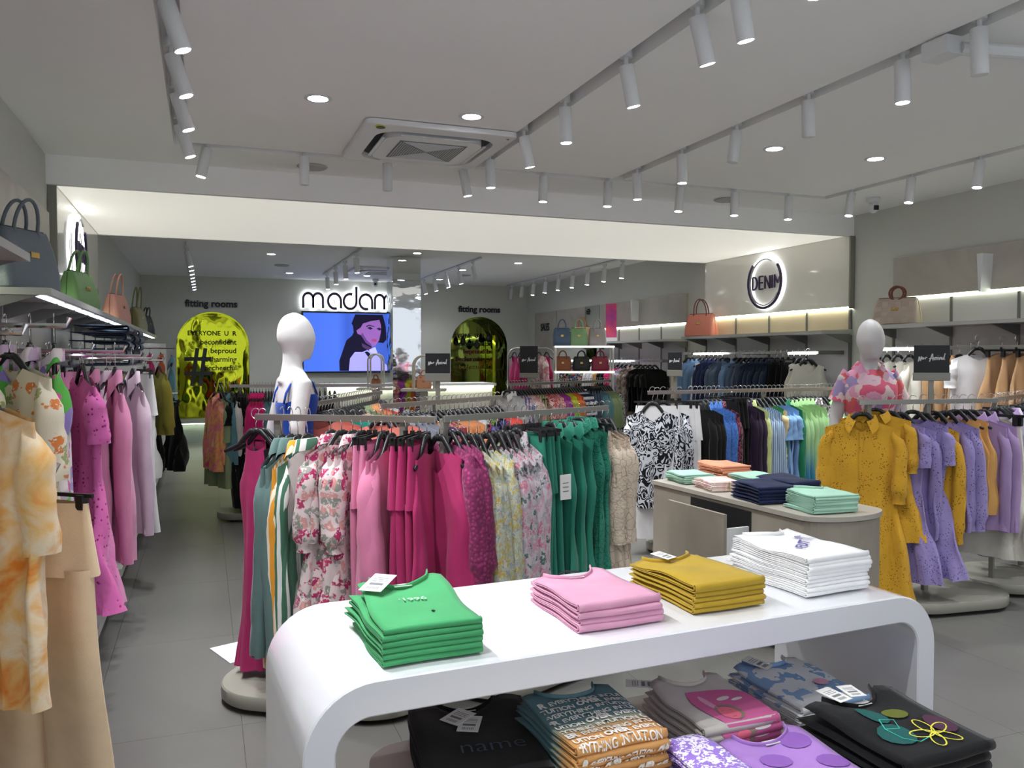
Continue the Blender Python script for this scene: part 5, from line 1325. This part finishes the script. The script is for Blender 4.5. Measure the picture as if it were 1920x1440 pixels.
# ------------------------------------------------------------------ right wall shelving
WBACK = plain('right_back_panel', (206, 204, 204), 0.5)
wall_back(XR, -1, 6.72, 9.30, 1.84, 2.045, 0.645, BEIGE, 'beige panels between the denim header and shelf')
wall_back(XR, -1, 6.72, 9.30, 0.2, 1.78, 0.645, WBACK, 'pale panelling behind the denim wall clothes')
wall_back(XR, -1, 9.80, 12.40, 0.2, 2.0, 0.65, WBACK, 'white panelling behind the far right wall clothes')
wall_back(XR, -1, 1.6, 6.14, 0.2, 2.09, 0.65, WBACK, 'white panelling behind the near right wall clothes')
shelf(XR, -1, 6.70, 9.32, 1.82, 0.40, 'long grey shelf carrying the salmon handbag', False, 0.03)
shelf(XR, -1, 9.75, 12.9, 1.80, 0.36, 'long grey shelf on the far right wall', False, 0.03)
shelf(XR, -1, 1.6, 6.12, 1.85, 0.40, 'near right wall shelf carrying the woven beige handbag', False, 0.03)
def wall_rail(y0, y1, z, x, label, leds):
    t = thing('clothes_rail', label, 'rail', (x, 0, z))
    MB().cbox((0, (y0 + y1) / 2, 0), (0.012, abs(y1 - y0), 0.03), 0.002).build('bar', STEEL, t)
    for y in (min(y0, y1) + .05, (y0 + y1) / 2, max(y0, y1) - .05):
        MB().b2((0.0, y - .008, -.02), (XR - .03 - x, y + .008, .02)).build('bracket', UP, t)
    for a, b in leds:
        MB().b2((-0.06, a, -0.02), (-0.03, b, 0.005)).build('led_bar', plain('rail_led', (246, 248, 255), 0.5, emit=5.0), t)
def wall_fill(y0, y1, z, x, items, where, yaw=0):
    n = sum(i[3] for i in items); cnt = {i[2]: 0 for i in items}
    for i in items: cnt[i[2]] += i[3]
    seen = {}; k = 0
    for it in items:
        kd, cl, ph, c_ = it[:4]
        for q in range(c_):
            op = dict(it[4]) if len(it) > 4 else {}
            y = y0 + (y1 - y0) * (k + .5) / n; k += 1
            s_ = seen.get(ph, 0); seen[ph] = s_ + 1
            lab = '%s, %s from left %s' % (ph, ORD[s_], where) if cnt[ph] > 1 else '%s %s' % (ph, where)
            rn = random.Random(k)
            hang(kd, PAL[cl], (x - op.pop('dx', 0), y, z + 0.014 + op.pop('dz', 0)), R(yaw + op.pop('dy', 0) + rn.uniform(-7, 7)), lab, ('%s %s' % (ph, where)) if cnt[ph] > 1 else None, var=k % 3, **op)
wall_rail(9.25, 6.75, 1.60, 5.86, 'steel wall rail of the denim unit', [(8.35, 8.95), (6.75, 7.15)])
wall_fill(9.20, 6.80, 1.60, 5.86, [('cardigan', 'cream', 'cream cardigan', 1), ('shirt', 'ldenim', 'light blue shirt', 3), ('tank', 'white', 'white top', 1), ('shirt', 'navy', 'navy shirt', 4), ('dress', 'slate', 'slate denim dress', 2, {'dx': .06}), ('shirt', 'ldenim', 'pale denim shirt', 1), ('tank', 'slate', 'slate denim top', 3), ('shirt', 'ddenim', 'dark denim shirt', 5), ('trousers', 'black', 'black trousers', 3), ('tank', 'ivory', 'ivory sleeveless top', 2), ('tank', 'ivory', 'ivory flower-knit top', 1, {'dx': .05, 'dy': -25, 'sc': 1.1})], 'on the denim wall rail')
wall_rail(12.9, 9.85, 1.50, 5.88, 'steel wall rail on the far right wall', [(12.0, 12.7), (10.7, 11.3)])
wall_fill(12.85, 9.9, 1.50, 5.88, [('tee', 'darkfloral', 'dark floral t-shirt', 7), ('shirt', 'white', 'white shirt', 3), ('tee', 'apricot', 'apricot t-shirt', 1), ('tee', 'black', 'black t-shirt', 2), ('tee', 'hotpink', 'hot pink t-shirt', 2), ('tee', 'lav_dye', 'lavender t-shirt', 2), ('dress', 'rosebud', 'rosebud print dress', 2, {'dx': .05}), ('tee', 'black', 'black t-shirt', 4, {'dx': .05})], 'on the far right wall rail')
wall_rail(6.10, 1.8, 1.63, 5.86, 'steel wall rail on the near right wall', [(5.4, 6.0)])
wall_fill(6.05, 3.6, 1.63, 5.86, [('tank', 'ivory', 'ivory top', 4), ('blouse', 'ivory', 'ivory blouse', 2), ('jacket', 'tan', 'tan jacket', 3), ('tee', 'white', 'white t-shirt with gold print', 1, {'dx': .10, 'dy': -20, 'sc': 1.05, 'dz': .06}), ('skirt', 'tan', 'tan skirt', 6, {'dz': .05}), ('dress', 'white', 'white dress', 3, {'dz': .05})], 'on the near right wall rail')
# ------------------------------------------------------------------ handbags
def leather(name, rgb): return plain(name, rgb, 0.45, noise=0.06, nscale=30, bump=0.12, bscale=180)
def bag(label, loc, rz, col, w, h_, d, ht=0.16, style='arc', open_top=False, group='handbags on the shelves', hcol=None):
    lm = leather('leather_%d_%d_%d' % col, col)
    dm = leather('leather_%d_%d_%d' % tuple(int(c * .6) for c in col), tuple(int(c * .6) for c in col))
    t = thing('handbag', label, 'handbag', loc, rz, group)
    rings = []
    for z, kx, ky in ((0.0, .94, .9), (0.008, 1.0, 1.0), (h_ * .3, .99, .97), (h_ * .7, .93, .72), (h_ * .96, .86, .42), (h_, .84, .36)):
        p = rrect(-w / 2 * kx, -d / 2 * ky, w / 2 * kx, d / 2 * ky, min(0.035, d * .3 * ky), 4)
        rings.append([(x, y, z) for x, y in p])
    m = MB(); m.loft(rings, True, True, True); o = m.build('body', lm, t, smooth=True); smooth_by_angle(o.data, 50)
    MB().cbox((0, 0, h_ + .004), (w * .80, d * .16, .012), .003).build('zip', dm, t)
    for s_ in (-1, 1):
        m = MB(); m.tube([(s_ * w / 2 * .985, 0, 0.01), (s_ * w / 2 * .975, 0, h_ * .35), (s_ * w / 2 * .93, 0, h_ * .7), (s_ * w / 2 * .855, 0, h_ * .97)], 0.004, 6); m.build('gusset_piping', dm, t)
        y = s_ * d * .17
        hm = leather('leather_%d_%d_%d' % (hcol or col), hcol or col)
        if style == 'ring':
            m = MB(); m.tube([(0.062 * math.cos(a), y, h_ + 0.045 + 0.062 * math.sin(a)) for a in [2 * PI * k / 24 for k in range(25)]], 0.010, 8); m.build('ring_handle', hm, t, smooth=True)
        else:
            lean = -s_ * d * .12 + (0.05 if s_ > 0 else 0)
            m = MB(); m.tube([(-w * .22, y * 1.3, h_ * .80), (-w * .22, y, h_ + .01)] + [(w * .22 * -math.cos(a), y - lean * math.sin(a), h_ + .01 + ht * math.sin(a)) for a in [PI * k / 12 for k in range(1, 12)]] + [(w * .22, y, h_ + .01), (w * .22, y * 1.3, h_ * .80)], 0.009, 8); m.build('handle', hm, t, smooth=True)
            for q in (-1, 1): MB().tube([(q * w * .22 + .016 * math.cos(a), y * 1.5, h_ * .80 + .016 * math.sin(a)) for a in [2 * PI * k / 12 for k in range(13)]], .003, 5).build('buckle_ring', plain('gold_metal', (190, 160, 100), .25, metal=1), t)
    MB().cbox((0, -d * .40, h_ * .58), (w * .16, .012, .03), .003).build('clasp', plain('gold_metal', (190, 160, 100), .25, metal=1), t)
    return t
bag('large slate grey handbag at the near end of the left shelf', (-0.86, 4.74, 1.886), R(60), (92, 102, 112), 0.36, 0.30, 0.20, 0.14)
t = bag('apple green handbag with looped handles on the left shelf', (-0.86, 6.75, 1.886), R(70), (118, 160, 104), 0.34, 0.28, 0.18, 0.15)
bag('dusty pink handbag on the left shelf', (-0.84, 9.3, 1.886), R(72), (196, 142, 132), 0.34, 0.30, 0.18, 0.20)
bag('olive handbag with tall handle on the left shelf', (-0.82, 11.7, 1.886), R(75), (140, 136, 84), 0.34, 0.30, 0.18, 0.26)
bag('small black handbag at the far end of the left shelf', (-0.82, 13.5, 1.886), R(75), (30, 32, 36), 0.34, 0.28, 0.16, 0.12)
bag('salmon leather handbag on the denim shelf', (5.98, 9.05, 1.821), R(-60), (204, 122, 104), 0.40, 0.28, 0.20, 0.18, hcol=(110, 66, 60))
t = bag('beige woven handbag with brown ring handles on the near right shelf', (5.98, 5.86, 1.851), R(-62), (176, 160, 146), 0.40, 0.24, 0.20, 0.0, 'ring', hcol=(110, 54, 36))
m = MB()
for i in range(6):
    for j in range(4):
        if (i + j) % 2 == 0: m.box((-0.145 + i * .058, -0.098 + 0.010 * j, 0.035 + j * .05), (0.05, 0.012, 0.05))
m.build('woven_squares', leather('leather_weave', (186, 170, 156)), t)['kind'] = 'stuff'

# lit accessory stand with bags
def led_stand(x, y):
    t = thing('accessory_stand', 'white lit shelf stand carrying bags before the far right wall', 'display stand', (x, y, 0), R(-20))
    fr = plain('stand_white', (226, 226, 222), 0.4)
    for z in (1.34, 1.70): MB().box((0, 0, z), (0.85, 0.34, 0.025)).build('shelf', fr, t); MB().box((0, -0.172, z), (0.85, 0.012, 0.022)).build('led_edge', plain('edge_led', (248, 255, 232), .5, emit=3.0), t)
    for sx_ in (-.41, .41):
        for sy_ in (-.15, .15): MB().box((sx_, sy_, 0.86), (0.025, 0.025, 1.70)).build('post', fr, t)
    MB().box((0, 0, 0.02), (0.9, 0.4, 0.04)).build('base', fr, t)
    return Vector((x, y, 0))
def at(p, dx, dy, z, ang): 
    v = Matrix.Rotation(ang, 3, 'Z') @ Vector((dx, dy, 0)); return (p.x + v.x, p.y + v.y, z)
pc = led_stand(5.12, 10.75)
for dx, col, lab, z in ((-.31, (88, 112, 142), 'steel blue handbag on the lit stand', 1.714), (-.07, (150, 190, 140), 'small mint handbag on the lit stand', 1.714), (.20, (178, 170, 172), 'pale grey handbag on the lit stand', 1.714), (-.30, (150, 84, 50), 'brown handbag on the lower lit shelf', 1.354), (-.03, (26, 26, 30), 'black handbag on the lower lit shelf', 1.354), (.24, (150, 30, 66), 'crimson handbag on the lower lit shelf', 1.354)):
    bag(lab, at(pc, dx, 0, z, R(-20)), R(-20), col, 0.26 if z > 1.5 else .25, 0.25 if z > 1.5 else .20, 0.13, 0.12 if z > 1.5 else .08, group='handbags on the lit stand')
bag('tan handbag at the far end of the right shelf', (5.98, 12.6, 1.801), R(-55), (168, 132, 98), 0.36, 0.26, 0.16, 0.16)
t = thing('poster_stand', 'small pink and blue poster stand on the far right shelf', 'poster', (5.98, 11.55, 1.801), R(-35))
MB().box((0, 0, 0.03), (0.17, 0.05, 0.06)).build('foot', WHITE, t)
MB().box((0, 0, 0.32), (0.17, 0.012, 0.54)).build('poster', fabric('poster_print', 'tiedye', [(92, 84, 190), (210, 80, 140), (232, 96, 110)], 4), t)

# round rail rack with crimson dresses in the far corner
t = thing('tall_rail', 'tall chrome loop rail with crimson dresses in the far corner', 'rail', (4.73, 11.80, 0), R(-20))
MB().tube([(-.36, 0, 0.02), (-.36, 0, 1.58), (-.31, 0, 1.66), (-.24, 0, 1.69), (.24, 0, 1.69), (.31, 0, 1.66), (.36, 0, 1.58), (.36, 0, 0.02)], 0.016, 8).build('loop', STEEL, t, smooth=True)
MB().box((0, 0, 0.015), (0.8, 0.4, 0.03)).build('base', BASEM, t)
for k, (dx, kd, cl, ph) in enumerate(((-.26, 'strapdress', 'magenta', 'crimson strap dress at left'), (-.16, 'strapdress', 'magenta', 'second crimson strap dress'), (-.02, 'dress', 'rosebud', 'beige print dress'), (.12, 'blouse', 'pastel', 'pastel print blouse'), (.24, 'strapdress', 'magenta', 'crimson strap dress at right'))):
    v = at(Vector((4.73, 11.80, 0)), dx, 0, 1.69, R(-20)); hang(kd, PAL[cl], (v[0], v[1], 1.705), R(-20 - 60), ph + ' on the tall loop rail', None, k % 3)

# arched accessory displays and cash counter in the middle of the rear room
AR = plain('arch_display_ivory', (214, 212, 198), 0.4)
for x, y, z0, w_, h_, lab in ((2.02, 10.3, 1.17, 0.17, 0.42, 'slim ivory arched bag display left of the mirror column'), (2.50, 9.75, 1.17, 0.25, 0.40, 'ivory arched bag display before the mirror column')):
    t = thing('arch_display', lab, 'display stand', (x, y, 0), R(-20))
    for dy in (-.1, .1): MB().tube([(-w_ / 2, dy, z0), (-w_ / 2, dy, z0 + h_ - w_ / 2)] + [(-w_ / 2 * math.cos(a), dy, z0 + h_ - w_ / 2 + w_ / 2 * math.sin(a)) for a in [PI * k / 12 for k in range(1, 12)]] + [(w_ / 2, dy, z0 + h_ - w_ / 2), (w_ / 2, dy, z0)], 0.011, 8).build('arch', AR, t, smooth=True)
    MB().box((0, 0, z0 - .015), (w_ + .28, 0.32, 0.03)).build('tray', AR, t)
    MB().box((0, 0, (z0 - .03) / 2), (0.09, 0.09, z0 - .03)).build('pedestal', AR, t)
    MB().lathe([(0, 0), (.2, 0), (.2, .02), (0, .02)]).build('base', AR, t)
bag('peach handbag in the arched display', (2.50, 9.75, 1.172), R(-20), (214, 150, 120), 0.18, 0.15, 0.10, 0.06)
bag('small brown handbag hanging in the slim arched display', (2.02, 10.3, 1.172), R(-20), (150, 92, 60), 0.12, 0.10, 0.06, 0.05)
t = thing('cash_counter', 'low white cash counter with glowing edge in the rear room', 'counter', (3.0, 12.7, 0), 0)
MB().box((0, 0, 0.55), (2.6, 0.6, 1.10)).build('counter_body', PANELW, t); MB().box((0, 0, 1.12), (2.7, 0.7, 0.04)).build('counter_top', WHITE, t); MB().box((0, -0.345, 1.085), (2.6, 0.02, 0.03)).build('led_edge', LED, t)

# ------------------------------------------------------------------ black handwritten signs
SCRIPT = [[(0, 0), (.10, .62), (.14, .60), (.20, .10), (.24, .08), (.36, .66)], [(.36, .30), (.46, .38), (.50, .48), (.44, .54), (.40, .40), (.46, .28), (.56, .36)], [(.58, .52), (.62, .28), (.70, .46), (.74, .28), (.84, .54), (.96, .50)],
          [(1.22, .0), (1.34, .36), (1.52, .98), (1.56, .96), (1.60, .14)], [(1.16, .36), (1.70, .46)], [(1.72, .18), (1.78, .50), (1.84, .52), (1.90, .48)], [(1.90, .18), (1.97, .50), (2.04, .54), (2.10, .48)], [(2.14, .50), (2.12, .22), (2.20, .24)], [(2.15, .70), (2.17, .72)], [(2.24, .54), (2.29, .22), (2.40, .58)],
          [(2.60, .50), (2.50, .52), (2.46, .32), (2.54, .24), (2.62, .50), (2.62, .24), (2.70, .30)], [(2.70, .30), (2.92, 1.0), (2.88, 1.02), (2.78, .26), (2.90, .26)]]
SCRW = plain('sign_script', (212, 214, 216), 0.6)
def sign(label, loc, rz, w_, h_, post, tilt=0.0):
    t = thing('rack_sign', label, 'sign', loc, rz)
    b_ = MB().cbox((0, 0, h_ / 2 + .045), (w_, .008, h_), .002).build('board', BLACKM, t)
    MB().cbox((0, -.001, .025), (w_ * 1.04, .018, .05), .003).build('holder', GREYM, t)
    MB().box((0, .006, -post / 2), (.028, .012, post)).build('post', GREYM, t)
    k = w_ * 0.76 / 2.95
    for st_ in SCRIPT:
        m = MB(); m.ribbon([(-w_ * .38 + p[0] * k, .045 + h_ * .42 + p[1] * k * .95) for p in st_], .0048 * w_ / .17, -.0052, -.0045); m.build('handwriting', SCRW, b_)
    return t
sign('black new arrival sign before the mirror column', (1.36, 4.96, 1.40), R(-22), 0.155, 0.130, 0.12)
sign('tall black new arrival sign on the pastel rack', (3.10, 7.80, 1.34), R(-38), 0.19, 0.28, 0.06)
sign('narrow black new arrival sign seen at a slant beside the navy clothes', (3.46, 5.60, 1.40), R(-78), 0.15, 0.145, 0.12)
sign('large black new arrival sign above the mustard clothes', (4.22, 3.86, 1.405), R(-32), 0.205, 0.175, 0.12)
# ------------------------------------------------------------------ drawer counter with folded clothes
t = thing('drawer_counter', 'stone-coloured counter with a rounded end and open drawer', 'counter', (3.04, 3.98, 0), R(4))
def stad(hw, y0, y1, n=16): return [(hw, y1), (-hw, y1)] + [(-hw * math.cos(a), y0 + hw * .55 - hw * .55 * math.sin(a)) for a in [PI * k / n for k in range(n + 1)]]
MB().prism(stad(.27, -.74, .72), .725, .75).build('counter_top', plain('counter_top', (172, 166, 156), .4), t)
MB().prism(stad(.26, -.73, .71), .03, .72).build('body', CTSTONE, t)
o = MB().b2((-.44, -.22, .30), (-.42, .30, .70)).build('drawer', CTSTONE, t)
MB().b2((-.42, -.20, .32), (-.262, .28, .34)).build('drawer_box', DARK, o); MB().b2((-.42, -.215, .32), (-.262, -.20, .62)).build('drawer_side', WHITE, o); MB().b2((-.42, .28, .32), (-.262, .295, .62)).build('drawer_side', WHITE, o)
MB().b2((-.2635, -.23, .29), (-.2615, .31, .705)).build('drawer_hole_shade', DARK, t)  # black sheet on the solid body, painted as the shade inside the open drawer
MINTJ = F('pale_mint_jersey', 'solid', (164, 206, 186)); CORALJ = F('coral_pink_jersey', 'solid', (226, 150, 118)); DYEJ = F('pink_olive_dye', 'tiedye', [(150, 146, 84), (226, 190, 190), (232, 216, 206), (214, 160, 170)], 14); NAVYJ = F('dark_indigo_denim', 'solid', (18, 30, 66))
zt_ = .752
stack('pale mint t-shirt at the back left of the drawer counter', (2.80, 4.42, zt_), R(-4), .22, .24, [.012] * 5, [MINTJ], 'mint t-shirts at the back of the counter', .0, 0)
stack('pink and olive dyed t-shirt on the drawer counter', (2.80, 4.12, zt_), R(-10), .20, .24, [.011] * 5, [DYEJ], 'dyed t-shirts on the counter', .0, 0)
stack('coral pink t-shirt on the drawer counter', (3.05, 4.38, zt_), R(0), .22, .26, [.018] * 6, [CORALJ], 'coral t-shirts on the counter', .006, 0)
stack('mint t-shirt in the right back pile on the drawer counter', (3.04, 4.06, zt_), R(-4), .22, .24, [.016] * 5, [MINTJ], 'mint t-shirts in the right back pile', .0, 0)
stack('dark indigo jeans on the drawer counter', (2.80, 3.66, zt_), R(-6), .25, .30, [.019] * 5, [NAVYJ], 'folded dark jeans on the counter', .0, 0, kind='jeans', name='folded_jeans')
stack('dark indigo jeans lying askew on the drawer counter', (3.06, 3.72, zt_), R(8), .23, .28, [.032, .032, .034], [NAVYJ], 'askew dark jeans on the counter', .01, 0, kind='jeans', name='folded_jeans')
stack('pale mint t-shirt at the rounded end of the drawer counter', (2.88, 3.33, zt_), R(-4), .26, .26, [.014] * 7, [MINTJ], 'mint t-shirts at the rounded end', .0, 1)
# white card on the floor
tag(MB().box((0.13, 4.50, .0035), (.16, .28, .005), .35).build('white_card', WHITEJ), 'white card lying on the floor beside the left rack', 'card')
# ------------------------------------------------------------------ mannequins
MANW = plain('mannequin_white', (214, 212, 212), 0.5)
TORSO = [(.80, .0, .135, .10), (.88, .0, .165, .118), (.96, .0, .160, .115), (1.04, .0, .132, .098), (1.11, .0, .118, .088), (1.18, .0, .125, .092), (1.26, -.012, .138, .112), (1.32, -.012, .142, .108), (1.39, .0, .150, .085), (1.44, .005, .135, .068), (1.475, .008, .085, .052)]
def ring_at(z, cy, rx, ry, n=20, cx=0): return [(cx + rx * math.copysign(abs(math.cos(q)) ** .9, math.cos(q)), cy + ry * math.sin(q), z) for q in [2 * PI * j / n for j in range(n)]]
def remesh(o, vox=.011, it=6):
    md = o.modifiers.new('r', 'REMESH'); md.mode = 'VOXEL'; md.voxel_size = vox; md.use_smooth_shade = True
    sm = o.modifiers.new('s', 'SMOOTH'); sm.iterations = it; sm.factor = .5
    bpy.context.view_layer.update()
    me = bpy.data.meshes.new_from_object(o.evaluated_get(bpy.context.evaluated_depsgraph_get()))
    o.modifiers.clear(); old = o.data; o.data = me; bpy.data.meshes.remove(old)
    me.polygons.foreach_set('use_smooth', [True] * len(me.polygons))
def figure(label, loc, rz, arms, yaw_head=0.0, nod=0.0):
    t = thing('mannequin', label, 'mannequin', loc, rz)
    m = MB()
    m.loft([ring_at(*r_) for r_ in TORSO], True, True, True)
    m.tube([(0, .018, 1.40), (0, .018, 1.46), (0, .014, 1.52), (0, .010, 1.60)], [.085, .066, .058, .060], 16)
    hr = []
    for i in range(17):
        u = i / 16; z = 1.535 + .28 * u
        w_ = min(1, (u + .10) / .52) ** .42 if u < .42 else math.sqrt(max(.0004, 1 - ((u - .42) / .585) ** 2.2))
        hr.append([Matrix.Rotation(yaw_head, 3, 'Z') @ Vector((.088 * w_ * math.cos(q), .118 * w_ * math.sin(q) - .022 + .024 * u - (.012 * max(0, -math.sin(q)) * max(0, .35 - u) * 3), z)) for q in [2 * PI * j / 22 for j in range(22)]])
    m.loft(hr, True, True, True)
    for s_, pts in zip((-1, 1), arms):
        m.tube([(s_ * .10, .005, 1.41), (s_ * .155, .005, 1.405)] + pts[:1], [.055, .056, .046], 14)
        m.tube([(s_ * .155, .005, 1.40)] + pts[:2], [.056, .046, .038], 14)
        m.tube(pts[1:3], [.035, .024], 12)
        a, b = Vector(pts[1]), Vector(pts[2]); d = (b - a).normalized()
        m.tube([b - d * .02, b + d * .05, b + d * .10], [.023, .034, .024], 10, True, .5)
        for k in range(4): m.tube([b + d * .08 + Vector((0, -.022 + .015 * k, 0)), b + d * (.165 - .008 * abs(k - 1.4)) + Vector((0, -.026 + .018 * k, 0))], [.009, .007], 6)
        m.tube([b + d * .03 + Vector((0, -.025, 0)), b + d * .09 + Vector((0, -.055, 0))], [.010, .008], 6)
    for s_ in (-1, 1):
        m.tube([(s_ * .082, 0, .90), (s_ * .085, -.005, .70), (s_ * .082, -.01, .48), (s_ * .08, .01, .30), (s_ * .078, .01, .09)], [.090, .076, .052, .050, .032], 16)
        m.tube([(s_ * .078, .03, .06), (s_ * .08, -.05, .045), (s_ * .082, -.13, .035)], [.034, .034, .024], 10)
    o = m.build('figure', MANW, t); remesh(o)
    MB().lathe([(0, 0), (.19, 0), (.19, .012), (.185, .015), (0, .015)], n=32).build('stand_plate', STEEL, t)
    MB().tube([(.0, .06, .015), (.0, .06, .45)], .010, 8).build('stand_rod', STEEL, t)
    return t
def grow(z0, z1, kx, ky, n=26, m_=12, amp=0.0, fl=None, seed=1):
    rn = random.Random(seed); ph = rn.uniform(0, 6); rr = []
    for i in range(m_):
        z = z0 + (z1 - z0) * i / (m_ - 1)
        cy = tri(z, [(r_[0], r_[1]) for r_ in TORSO]); rx = tri(z, [(r_[0], r_[2]) for r_ in TORSO]); ry = tri(z, [(r_[0], r_[3]) for r_ in TORSO])
        u = i / (m_ - 1)
        e = (fl or (lambda u: 0))(u)
        rr.append([(x + (x / max(.01, rx)) * e, y + ((y - cy) / max(.01, ry)) * e, zz) for x, y, zz in [((rx * kx + .008) * math.cos(q) * (1 + amp * u * math.sin(8 * q + ph)), cy + (ry * ky + .008) * math.sin(q) * (1 + amp * u * math.sin(8 * q + ph)), z) for q in [2 * PI * j / n for j in range(n)]]])
    return rr
# blue dress mannequin, turned away to the right
t = figure('white egg-head mannequin in a royal blue strap dress behind the left rack', (0.50, 5.02, 0), R(103),
           [[(-.205, .06, 1.14), (-.20, .02, .92), (-.19, -.06, .74)], [(.215, .06, 1.12), (.23, .09, .92), (.20, .06, .74)]], R(6))
m = MB(); m.loft([[(x, y, z - (.05 * max(0, min(1, y / .08)) if i == 0 else (.02 * max(0, min(1, y / .08)) if i == 1 else 0))) for x, y, z in r_] for i, r_ in enumerate(grow(1.335, .80, 1.03, 1.04, amp=.0))]); m.loft(grow(.86, .801, 1.03, 1.04)); 
sk = [[(x * k, y * k, z) for x, y, z in ring_at(.86 - .42 * u, 0, .18 + .07 * u, .13 + .06 * u, 26)] for u, k in [(i / 7, 1) for i in range(8)]]
m.loft(sk); m.build('dress', PAL['royal'], t, smooth=True)
for s_ in (-1, 1): MB().tube([(s_ * .085, -.105, 1.33), (s_ * .098, -.075, 1.40), (s_ * .10, -.01, 1.447), (s_ * .10, .045, 1.42), (s_ * .10, .088, 1.34), (s_ * .10, .100, 1.28)], .011, 8, True, .5).build('dress_strap', PAL['royal'], t, smooth=True)
# shirt mannequin, facing the camera
t = figure('white egg-head mannequin in a pink camouflage shirt beside the right rack', (4.32, 4.47, 0), R(-30),
           [[(-.215, .01, 1.14), (-.235, -.05, .93), (-.225, -.12, .76)], [(.215, .01, 1.14), (.235, -.04, .93), (.22, -.10, .76)]], R(10))
m = MB(); m.loft(grow(1.465, 1.14, 1.10, 1.14, amp=.03, fl=lambda u: .012 * math.sin(PI * u) + .01 * u)); m.build('shirt', PAL['camo'], t, smooth=True)
for s_ in (-1, 1):
    rings = []
    for i in range(8):
        u = i / 7
        c_ = Vector((s_ * (.142 + .062 * u), .006, 1.432 - .19 * u))
        ax = Vector((s_ * (.7 - .45 * u), 0, -.5 - .5 * u)).normalized(); e1 = Vector((0, 1, 0)); e2 = ax.cross(e1)
        rr_ = .050 + .018 * u
        rings.append([c_ + (e1 * math.cos(q) * 1.05 + e2 * math.sin(q)) * rr_ for q in [2 * PI * j / 18 for j in range(18)]])
    MB().loft(rings).build('sleeve', PAL['camo'], t, smooth=True)
    m = MB(); m.add([(s_ * .015, -.088, 1.40), (s_ * .066, -.058, 1.515), (s_ * .066, .06, 1.525), (s_ * .112, .04, 1.475), (s_ * .110, -.085, 1.425), (s_ * .070, -.115, 1.365)], [(0, 1, 5), (1, 4, 5), (1, 2, 3, 4)]); m.build('collar', PAL['camo'], t)
m = MB()
for k in range(10):
    z = 1.395 - .025 * k; cy = tri(z, [(r_[0], r_[1]) for r_ in TORSO]); ry = tri(z, [(r_[0], r_[3]) for r_ in TORSO])
    m.add([(-.012, cy - ry * 1.14 - .022, z), (.012, cy - ry * 1.14 - .022, z), (.012, cy - ry * 1.14 - .022, z - .026), (-.012, cy - ry * 1.14 - .022, z - .026)], [(0, 1, 2, 3)])
m.build('placket', PAL['camo'], t)
m = MB(); sk = [[(x, y, z) for x, y, z in ring_at(1.10 - .52 * u, 0, .150 + .05 * u, .112 + .05 * u, 28)] for u in [i / 9 for i in range(10)]]
m.loft(sk); m.build('skirt', PAL['camo'], t, smooth=True)
